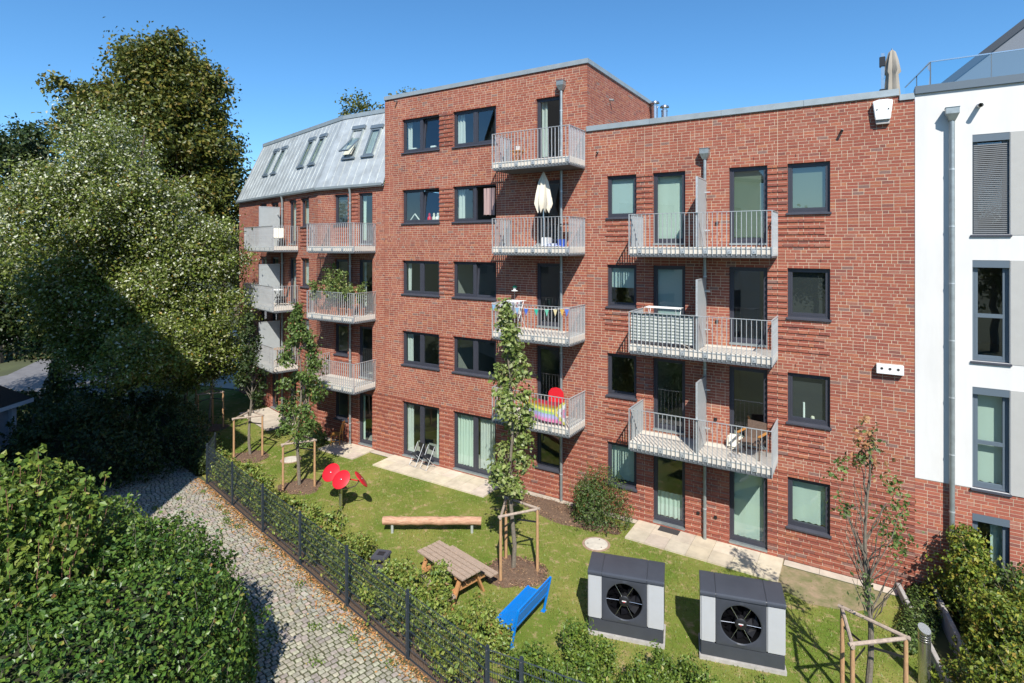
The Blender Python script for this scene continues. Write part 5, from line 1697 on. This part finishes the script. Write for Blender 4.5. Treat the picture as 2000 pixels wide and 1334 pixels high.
for i, (x, y, h, r) in enumerate(((-19.75, -.95, 1.5, .35), (-19.3, -.5, 2.1, .5), (-18.8, -.85, 1.6, .4), (-18.2, -.95, 1.85, .35), (-17.75, -.95, 1.5, .3), (-17.5, -.55, 1.3, .25))):
    pot_plant(x, y, DK(3), h, r, 100 + i, ('feathery potted plant at the balcony corner next to the bend', 'tall leafy potted plant with arching stem on the plant-filled balcony', 'bushy potted plant in the middle of the plant-filled balcony', 'tall tomato-like potted plant with yellow flower on the plant-filled balcony', 'spiky potted plant by the handrail of the plant-filled balcony', 'small potted plant by the door of the plant-filled balcony')[i], PALP, 8)
for i, x in enumerate((-19.2, -18.6)):
    b = MB(); b.box(-.25, .25, -.08, .08, 0, .16); o = b.obj('planter_box', M_TERRA, bevel=.015); o.location = (x, -1.02, DK(3)); tag(o, 'terracotta planter box behind the bars of the plant-filled balcony', 'planter', 'planter boxes on the plant-filled balcony')
# ornaments on window sills
def ornament(name, label, cat, mb, m, x, z, y=.20):
    o = mb.obj(name, m, smooth=True); o.location = (x, y, z); tag(o, label, cat)
zz = T(2) - H16 + .07
mb = MB(); mb.lathe([(.030, 0), (.030, .30), (.028, .30), (.028, .46), (.001, .46)], 12); ornament('candle', 'tall candle standing on the second floor window sill', 'candle', mb, M_PLASTW, -1.36, zz, .19)
mb = MB(); mb.lathe([(.001, 0), (.04, .02), (.055, .06), (.04, .11), (.001, .13)], 12); ornament('egg_ornament', 'small egg shaped ornament beside the candle', 'ornament', mb, M_CREAM, -1.15, zz, .19)
zz = T(4) - H16 + .075
mb = MB(); mb.bar((-.26, 0, .02), (0, 0, .30), .03, .035); mb.bar((.26, 0, .02), (0, 0, .30), .03, .035); ornament('wooden_house_frame', 'white gable-shaped ornament on the fourth floor window sill', 'ornament', mb, M_PLASTW, -15.30, zz, .22)
for i, (x, r_, c_) in enumerate(((-14.55, .09, M_RED), (-14.32, .08, M_CREAM), (-14.12, .10, M_CURTW))):
    mb = MB(); mb.lathe([(.001, 0), (r_, .04), (r_ * .9, .14), (r_ * .5, .19), (r_ * .6, .26), (.001, .32)], 12); ornament('soft_toy', ('red soft toy on the fourth floor window sill', 'cream soft toy between two others on the window sill', 'white soft toy at the right end of the window sill')[i], 'toy', mb, c_, x, zz, .23)
zz = T(5) - H16 + .075
for i, x in enumerate((-15.35, -14.35)):
    mb = MB(); mb.box(-.12, .12, -.05, .05, 0, .12); o = mb.obj('keepsake_box', M_PLASTW, bevel=.01); o.location = (x, .23, zz); tag(o, ('small white box at the left of the top floor window', 'small white box at the right of the top floor window')[i], 'box')
# cantilever parasol on the flat roof, closed
cp = thing('cantilever_parasol', 'closed taupe cantilever parasol on the roof terrace', 'parasol', (.50, 1.5, 12.23))
MB().box(-.08, .0, -.05, .05, 0, 1.60).obj('mast', M_STEEL, cp)
MB().box(-.12, .02, -.08, .08, .3, .62).obj('crank_housing', M_BLACK, cp, bevel=.01); MB().box(-.12, .02, -.08, .08, 1.24, 1.50).obj('crank_housing', M_BLACK, cp, bevel=.01)
n = 24; c_ = MB(); vs = []
prof = [(.02, 1.66), (.07, 1.60), (.12, 1.38), (.17, 1.10), (.12, .98), (.14, .7), (.17, .3), (.12, .05)]
for rr2, z_ in prof:
    for k in range(n):
        a = 2 * math.pi * k / n; f = 1 + (.22 if rr2 > .05 else 0) * math.cos(6 * a)
        vs.append((.17 + rr2 * f * math.cos(a), rr2 * f * math.sin(a), z_ - (.06 * math.cos(6 * a) if 1.05 < z_ < 1.2 else 0)))
c_.add(vs, [(i * n + k, i * n + (k + 1) % n, (i + 1) * n + (k + 1) % n, (i + 1) * n + k) for i in range(len(prof) - 1) for k in range(n)]); c_.obj('canopy', M_TAUPE, cp, smooth=True)
MB().tube([(.17, 0, 1.62), (.17, 0, 1.70)], .02, 8).obj('finial', M_STEEL, cp)

# ------------------------------------------------------------------ hedges and shrubs
def dome_points(n, cx, cy, rot, ax, ay, h, e, g, depth=.22, zmin=.1, lump=.10, ev=None):
    """leaf positions on a rounded-box mound: returns points and outward normals"""
    d = g.normal(0, 1, (n * 2, 3)); d[:, 2] = np.abs(d[:, 2])
    d /= np.linalg.norm(d, axis=1, keepdims=True)
    ev = ev or e
    k = ((np.abs(d[:, 0]) ** e + np.abs(d[:, 1]) ** e) ** (ev / e) + np.abs(d[:, 2]) ** ev) ** (1 / ev)
    s = d / k[:, None]
    pl = (np.abs(s[:, 0]) ** e + np.abs(s[:, 1]) ** e + 1e-9) ** (ev / e - 1)
    w = np.sign(s) * np.stack([pl * np.abs(s[:, 0]) ** (e - 1), pl * np.abs(s[:, 1]) ** (e - 1), np.abs(s[:, 2]) ** (ev - 1)], 1) / np.array([ax, ay, h])
    w /= np.linalg.norm(w, axis=1, keepdims=True)
    P = s * np.array([ax, ay, h])
    ph = g.uniform(0, 6, 6)
    lm = lump * (np.sin(P[:, 0] * 2.1 + ph[0]) * np.sin(P[:, 1] * 2.4 + ph[1]) + .7 * np.sin(P[:, 0] * 4.7 + ph[2] + P[:, 2] * 3) * np.sin(P[:, 1] * 5.1 + ph[3]))
    P = P + w * (lm - g.exponential(depth * .5, len(P)).clip(0, depth * 2) + .05)[:, None]
    c, sn = math.cos(rot), math.sin(rot)
    X, Y = cx + c * P[:, 0] - sn * P[:, 1], cy + sn * P[:, 0] + c * P[:, 1]
    NX, NY = c * w[:, 0] - sn * w[:, 1], sn * w[:, 0] + c * w[:, 1]
    P = np.stack([X, Y, P[:, 2]], 1); N = np.stack([NX, NY, w[:, 2]], 1)
    k = P[:, 2] > zmin
    P, N = P[k], N[k]
    i = g.permutation(len(P))[:n]
    return P[i], N[i]
def mound_core(cx, cy, rot, ax, ay, h, e, f=.86, ev=None):
    ev = ev or e
    b = MB(); vs = []; nu, nv = 24, 8
    for j in range(nv + 1):
        t = math.pi / 2 * j / nv
        for i in range(nu):
            a = 2 * math.pi * i / nu
            d = np.array([math.cos(a) * math.cos(t), math.sin(a) * math.cos(t), math.sin(t)])
            k = ((abs(d[0]) ** e + abs(d[1]) ** e) ** (ev / e) + abs(d[2]) ** ev) ** (1 / ev)
            p = d / k * np.array([ax, ay, h]) * f
            vs.append((cx + math.cos(rot) * p[0] - math.sin(rot) * p[1], cy + math.sin(rot) * p[0] + math.cos(rot) * p[1], p[2]))
    b.add(vs, [(j * nu + i, j * nu + (i + 1) % nu, (j + 1) * nu + (i + 1) % nu, (j + 1) * nu + i) for j in range(nv) for i in range(nu)])
    return b
M_CORE = mat('dark foliage core', (.030, .034, .014), .95, noise=.4, nscale=9)  # dark solid core stands in for the shaded gaps inside the foliage
def hedge(name, label, cat, cx, cy, rot, ax, ay, h, e, n, size, pal, seed, m=None, spread=.55, depth=.22, lump=.10, core=.86, group=None, aspect=.66, droop=0, ev=None, shoots=0):
    t = thing(name, label, cat, (cx, cy, 0), group=group)
    g = np.random.default_rng(seed)
    P, N = dome_points(n, 0, 0, rot, ax, ay, h, e, g, depth, lump=lump, ev=ev)
    V, F, C = leaf_cloud(P, N + np.array([0, 0, .3]), size, pick_cols(pal, len(P), g), seed, spread=spread, aspect=aspect, fold=.3, droop=droop)
    inst('foliage', np_mesh('foliage', V, F, m or M_GLOSSLEAF, C), t)
    mound_core(0, 0, rot, ax, ay, h, e, core, ev).obj('dark_core', M_CORE, t, smooth=True)
    if shoots:                                  # stray twigs that stick out of the clipped surface
        Q, QN = dome_points(shoots, 0, 0, rot, ax, ay, h, e, g, .02, lump=lump, ev=ev)
        mb = MB(); LP, LN = [], []
        for p, q in zip(Q, QN):
            dd = q * .5 + np.array([0, 0, .6]) + g.normal(0, .25, 3); dd /= np.linalg.norm(dd)
            ln = g.uniform(.12, .42)
            limb(mb, tuple(p - dd * .1), tuple(p + dd * ln), .005, .002, g, 3, .1)
            for u in np.linspace(.25, 1, 6):
                for _ in range(2): LP.append(p + dd * ln * u + g.normal(0, .03, 3)); LN.append(g.normal(0, 1, 3))
        mb.obj('stray_twigs', M_BARKY, t)['kind'] = 'stuff'
        V, F, C = leaf_cloud(np.array(LP), np.array(LN), size * .95, pick_cols(pal, len(LP), g) * 1.15, seed + 5, spread=.8, aspect=aspect)
        q = inst('stray_leaves', np_mesh('stray_leaves', V, F, m or M_LEAF, C), t); q['kind'] = 'stuff'
    return t
PH = R(31.93)
hedge('clipped_hedge', 'large rounded clipped beech hedge with glossy leaves beside the cobbled path', 'hedge', -11.83, -13.48, PH, 3.6, 3.35, 3.25, 2.2, 64000, .088, PAL_HEDGE, 120, depth=.5, lump=.17, core=.78, ev=3.6, shoots=420, spread=1.0)
tb_ = hedge('tall_bush', 'tall light green bush of upright leafy shoots rising out of the clipped hedge', 'bush', -12.35, -13.6, PH, 1.75, 1.6, 4.75, 2.1, 17000, .115, PAL_SHOOT, 121, m=M_LEAF, depth=.5, lump=.3, core=.66, droop=.6, spread=.9)
g = np.random.default_rng(122)
mb = MB(); bl = []
for k in range(120):
    a, q = g.uniform(0, 6.28), math.sqrt(g.uniform(0, 1)) * 1.5
    x, y = math.cos(a) * q, math.sin(a) * q
    z0 = 4.4 * (1 - (q / 1.9) ** 2) ** .5
    hh = g.uniform(.3, 1.0)
    tip = (x * 1.15 + g.normal(0, .1), y * 1.15 + g.normal(0, .1), z0 + hh)
    limb(mb, (x, y, z0 - .5), tip, .012, .004, g, 4, .08)
    for u in np.linspace(.2, 1, 5): bl.append((x + (tip[0] - x) * u, y + (tip[1] - y) * u, z0 - .3 + (hh + .3) * u, .10, .10, .06, 2, 4, .07))
mb.obj('shoots', mat('reddish stem', (.22, .11, .07), .7), tb_)
crown_obj(tb_, bl, .12, PAL_SHOOT, 123, shell=.1, name='shoot_leaves', droop=.5)
hedge('rambling_shrub', 'loose fine-leaved shrub at the far shoulder of the clipped hedge', 'shrub', -15.5, -10.9, PH, 1.5, 1.2, 2.5, 2.2, 9000, .075, PAL_SHOOT, 124, m=M_LEAF, depth=.3, lump=.2, core=.78)
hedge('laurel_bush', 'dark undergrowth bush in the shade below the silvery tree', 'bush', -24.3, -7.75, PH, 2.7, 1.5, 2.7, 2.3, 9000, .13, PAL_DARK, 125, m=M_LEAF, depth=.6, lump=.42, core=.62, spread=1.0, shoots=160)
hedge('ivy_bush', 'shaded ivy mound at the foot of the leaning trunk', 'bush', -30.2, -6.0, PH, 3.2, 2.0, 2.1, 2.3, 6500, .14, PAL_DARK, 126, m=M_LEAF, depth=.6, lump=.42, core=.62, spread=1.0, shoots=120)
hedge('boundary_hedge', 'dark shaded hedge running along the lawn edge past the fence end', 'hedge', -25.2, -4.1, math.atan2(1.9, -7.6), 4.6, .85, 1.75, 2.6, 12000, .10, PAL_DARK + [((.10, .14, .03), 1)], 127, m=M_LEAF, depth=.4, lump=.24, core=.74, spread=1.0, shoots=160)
hedge('wall_shrub', 'feathery round shrub against the brick wall in the mulch bed', 'shrub', -7.05, -.85, 0, .80, .62, 1.42, 2.1, 6500, .075, [((.075, .125, .03), 4), ((.11, .155, .035), 3), ((.05, .085, .02), 3), ((.22, .10, .04), .3)], 128, m=M_LEAF, depth=.55, lump=.28, core=.42, aspect=.4, spread=.9, shoots=60)
hedge('corner_shrub', 'small green shrub at the foot of the wall by the building bend', 'shrub', -20.3, -1.0, 0, .65, .6, 1.1, 2.1, 3200, .08, PAL_YOUNG, 129, m=M_LEAF, depth=.35, lump=.2, core=.6)
hedge('golden_shrub', 'large yellow-green shrub in the bed beside the concrete edging', 'shrub', 2.62, -2.3, R(-10), .66, 1.6, 1.5, 2.2, 17000, .085, PAL_YG, 130, m=M_LEAF, depth=.6, lump=.32, core=.52, spread=.9, shoots=90)
hedge('golden_shrub', 'arching yellow-green shrub nearest the brick wall corner', 'shrub', 2.05, -.6, 0, .45, .55, 1.95, 2.1, 7500, .085, PAL_YG, 131, m=M_LEAF, depth=.6, lump=.32, core=.52, spread=.9, shoots=90)
hedge('evergreen_shrub', 'dark green shrub in front of the ground floor window of the white building', 'shrub', 2.95, -1.1, 0, .7, .9, 1.5, 2.2, 6000, .085, PAL_YOUNG + PAL_DARK, 132, m=M_LEAF, depth=.6, lump=.32, core=.52, spread=.9, shoots=90)
hedge('golden_shrub', 'low yellow-green shrub at the outer end of the bed', 'shrub', 2.75, -4.0, 0, 1.15, 1.3, 1.2, 2.2, 9000, .085, PAL_YG, 133, m=M_LEAF, depth=.6, lump=.32, core=.52, spread=.9, shoots=90)
hedge('ground_cover', 'dark low ground cover between the two concrete edgings', 'ground cover', 1.15, -.9, R(-12), .35, 1.7, .32, 2.3, 4500, .06, PAL_YOUNG + PAL_DARK, 134, m=M_LEAF, depth=.15, lump=.05, core=.8)
hedge('potted_conifer', 'dark columnar thuja beside the far road', 'conifer', -35.6, -4.6, 0, .55, .55, 2.6, 2.1, 3000, .12, PAL_DARK, 135, m=M_LEAF)
hedge('roadside_hedge', 'dark clipped hedge along the far road', 'hedge', -36.0, -6.6, R(60), 1.6, .5, 1.3, 2.8, 3500, .12, PAL_DARK, 136, m=M_LEAF)
hedge('roadside_shrub', 'light green shrub at the edge of the far road by the garden house roof', 'shrub', -36.2, -8.1, 0, .6, .6, 1.7, 2.2, 1500, .12, PAL_SHOOT, 137, m=M_LEAF)
hedge('verge_scrub', 'strip of rough dry scrub between the two far roads', 'scrub', -53, 2.5, R(37), 9, 2.2, .8, 2.4, 7000, .28, PAL_DARK + [((.14, .11, .04), 4)], 138, m=M_LEAF, depth=.3, lump=.2)

# ------------------------------------------------------------------ right edge: edgings and bollard
def edging(name_pts, h, label):
    t = thing('concrete_edging', label, 'edging', (*name_pts[0], 0))
    a0 = Vector((*name_pts[0], 0))
    for i in range(len(name_pts) - 1):
        a, b = Vector((*name_pts[i], 0)) - a0, Vector((*name_pts[i + 1], 0)) - a0
        n = max(1, int(round((b - a).length / 1.0)))
        for k in range(n):
            p, q = a + (b - a) * k / n, a + (b - a) * ((k + 1) / n) - (b - a).normalized() * .006
            MB().bar(p + Vector((0, 0, h / 2 - .05)), q + Vector((0, 0, h / 2 - .05)), .09, h + .1).obj('edging_block', M_CONC, t, bevel=.008)
edging([(.74, -.03), (1.38, -3.2), (2.0, -6.5)], .22, 'low concrete edging between the lawn and the planted bed')
edging([(1.42, -.03), (1.62, -1.5), (1.85, -3.1)], .42, 'taller concrete edging under the yellow-green shrubs')
bo = thing('bollard_light', 'brushed steel bollard light with slanted top and louvres', 'bollard light', (1.02, -3.35, 0))
m = MB(); m.lathe([(.105, 0), (.105, .86)], 24); m.obj('tube', M_STEEL, bo, smooth=True)
for k in range(4):
    z = .875 + k * .045
    m = MB(); m.lathe([(.070, z - .016), (.106, z), (.106, z + .018), (.07, z + .028)], 24); m.obj('louvre', M_STEEL, bo, smooth=True)
m = MB(); m.lathe([(.062, .86), (.062, 1.04)], 16); m.obj('lamp_core', M_BULB, bo, smooth=True)
m = MB(); n = 24
vs = [(.106 * math.cos(2 * math.pi * k / n), .106 * math.sin(2 * math.pi * k / n), 1.035) for k in range(n)] + [(.106 * math.cos(2 * math.pi * k / n), .106 * math.sin(2 * math.pi * k / n), 1.10 + .05 * math.sin(2 * math.pi * k / n - .6)) for k in range(n)]
m.add(vs, [(k, (k + 1) % n, (k + 1) % n + n, k + n) for k in range(n)] + [tuple(range(n, 2 * n)), tuple(range(n - 1, -1, -1))]); m.obj('cap', M_STEEL, bo)

# ------------------------------------------------------------------ far left: garden house, lamp post, shelter
gh = thing('garden_house', 'small garden house with dark tiled roof and pale fascia at the shaded left', 'house', (-28.4, -11.6, 0), R(32))
MB().box(-2.2, 2.2, -2.0, 2.0, -.05, 2.55).obj('wall', mat('garden house wall', (.30, .33, .38), .8, noise=.1), gh)
MB().box(2.205, 2.35, 1.75, 1.95, 0, 2.5).obj('post', M_WOODWHITE, gh)
m = MB(); m.add([(-2.6, -2.4, 2.62), (2.6, -2.4, 2.62), (2.6, 2.4, 2.62), (-2.6, 2.4, 2.62), (-2.0, 0, 4.3), (2.0, 0, 4.3)], [(0, 1, 5, 4), (1, 2, 5), (2, 3, 4, 5), (3, 0, 4), (3, 2, 1, 0)]); rf = m.obj('roof', M_ROOFT, gh)
for (a, b) in (((-2.6, 2.4), (2.6, 2.4)), ((2.6, -2.4), (2.6, 2.4)), ((-2.6, -2.4), (2.6, -2.4))): MB().bar((*a, 2.56), (*b, 2.56), .06, .14).obj('fascia', M_WOODWHITE, rf)
lp = thing('lamp_post', 'slim pale lamp post on the far road verge', 'lamp post', (-50.4, .72, 0))
m = MB(); m.tube([(0, 0, 0), (0, 0, 1.2), (0, 0, 7.5)], [.11, .09, .05], 10); m.obj('mast', M_GALV, lp, smooth=True)
MB().box(-.1, .5, -.1, .1, 7.45, 7.58).obj('lantern', M_BULB, lp, bevel=.03)
bs = thing('bicycle_shelter', 'dark flat-roofed shelter on the forecourt behind the young trees', 'shelter', (-36.2, 5.4, 0), R(31))
MB().box(-2.6, 2.6, -1.2, 1.2, 2.45, 2.6).obj('roof', M_DARKCAP, bs)
for sx in (-2.4, 0, 2.4):
    for sy in (-1.05, 1.05): MB().box(sx - .05, sx + .05, sy - .05, sy + .05, 0, 2.45).obj('post', M_DARKCAP, bs)

# the block next to the viewpoint: out of view, its shadow falls across the path end
nbk = thing('neighbour_block', 'pale plastered apartment block next to the viewpoint', 'building', (-15.4, -13.05, 0), R(31.93))
m = MB(); m.prism([(-14, 0), (0, 0), (0, 13.4), (-7, 21.0), (-14, 13.4)], -17, 0); m.obj('wall', M_PLASTER, nbk)
m = MB(); m.add([(.3, -17.3, 13.1), (.3, .2, 13.1), (-7, .2, 21.03), (-7, -17.3, 21.03), (.3, -17.3, 13.35), (.3, .2, 13.35), (-7, .2, 21.3), (-7, -17.3, 21.3), (-14.3, -17.3, 13.1), (-14.3, .2, 13.1), (-14.3, -17.3, 13.35), (-14.3, .2, 13.35)],
               [(0, 1, 2, 3), (4, 7, 6, 5), (0, 4, 5, 1), (8, 3, 2, 9), (10, 11, 6, 7), (8, 9, 11, 10), (1, 5, 6, 2), (0, 3, 7, 4), (2, 6, 11, 9), (3, 8, 10, 7)]); m.obj('roof', M_ROOFT, nbk)
for r in range(4):
    for k in range(5):
        z = .9 + r * 2.95
        MB().box(.002, .04, -2.6 - k * 3.1, -1.2 - k * 3.1, z, z + 1.5).obj('window', M_ANTH, nbk)
        MB().box(-2.8 - k * 2.5, -1.5 - k * 2.5, .002, .04, z, z + 1.5).obj('window', M_ANTH, nbk)

# ------------------------------------------------------------------ grass blades
g = np.random.default_rng(140)
n = 150000
x = g.uniform(-24, 1.4, n); y = g.uniform(-8.5, -.05, n)
y_f = np.where(x < -5.7, -5.35 - (x + 20.0) * .219, -8.3 + (x + 5.7) * .095)
k = (y > y_f) & (x < 1.35 + (y + 3.2) * -.18)
for (a, b, c, d) in ((-5.95, -1.8, -1.26, 0), (-16.24, -10.9, -1.26, 0), (-19.44, -17.28, -1.26, 0), (-10.95, -5.9, -.27, 0), (-1.83, .7, -.33, 0), (-10, -6.1, -1.3, 0)):
    k &= ~((x > a) & (x < b) & (y > c) & (y < d))
for (cx, cy, r_) in ((-7.75, -4.35, .72), (-16.95, -3.95, .66), (-21.1, -3.2, .66), (-6.5, -1.95, .40), (-19.42, -2.51, .40)):
    k &= ((x - cx) ** 2 + (y - cy) ** 2 > r_ ** 2)
th = R(15.2)
for (hx, hy) in ((-5.16, -5.49), (-2.87, -4.94)):
    lx = (x - hx) * math.cos(th) + (y - hy) * math.sin(th); ly = -(x - hx) * math.sin(th) + (y - hy) * math.cos(th)
    k &= ~((lx > -.03) & (lx < 1.65) & (ly > -.03) & (ly < .7))
patch = np.sin(x * 1.3 + 1.1 * np.sin(y * 1.7)) * np.sin(y * 1.9 + .8 * np.sin(x * .9)) + .5 * np.sin(x * 4.1 + y * 3.3)
k &= g.random(n) < np.clip(.60 + .38 * patch, .10, 1)
bare = (x > -2.1) & (x < .6) & (y > -1.65); k &= ~(bare & (g.random(n) < .93))
x, y, patch = x[k], y[k], patch[k]; n = len(x)
an = g.uniform(0, 6.28, n); w = g.uniform(.006, .012, n); h = g.uniform(.018, .050, n) * np.where(g.random(n) < .06, 1.9, 1.0)
tx, ty = g.normal(0, .022, n), g.normal(0, .022, n)
V = np.zeros((n, 3, 3))
V[:, 0] = np.stack([x - np.cos(an) * w, y - np.sin(an) * w, np.zeros(n)], 1)
V[:, 1] = np.stack([x + np.cos(an) * w, y + np.sin(an) * w, np.zeros(n)], 1)
V[:, 2] = np.stack([x + tx, y + ty, h], 1)
C = pick_cols([((.138, .212, .030), 5), ((.195, .245, .048), 4), ((.25, .235, .07), 2.5), ((.32, .26, .12), 1.2)], n, g)
C *= np.where(patch > 0, 1.0, 1.12)[:, None]
o = inst('grass', np_mesh('grass', V.reshape(-1, 3), np.arange(3 * n).reshape(-1, 3), M_LEAF, np.repeat(C, 3, axis=0)))
tag(o, 'short patchy lawn grass in the garden', 'grass', kind='stuff')
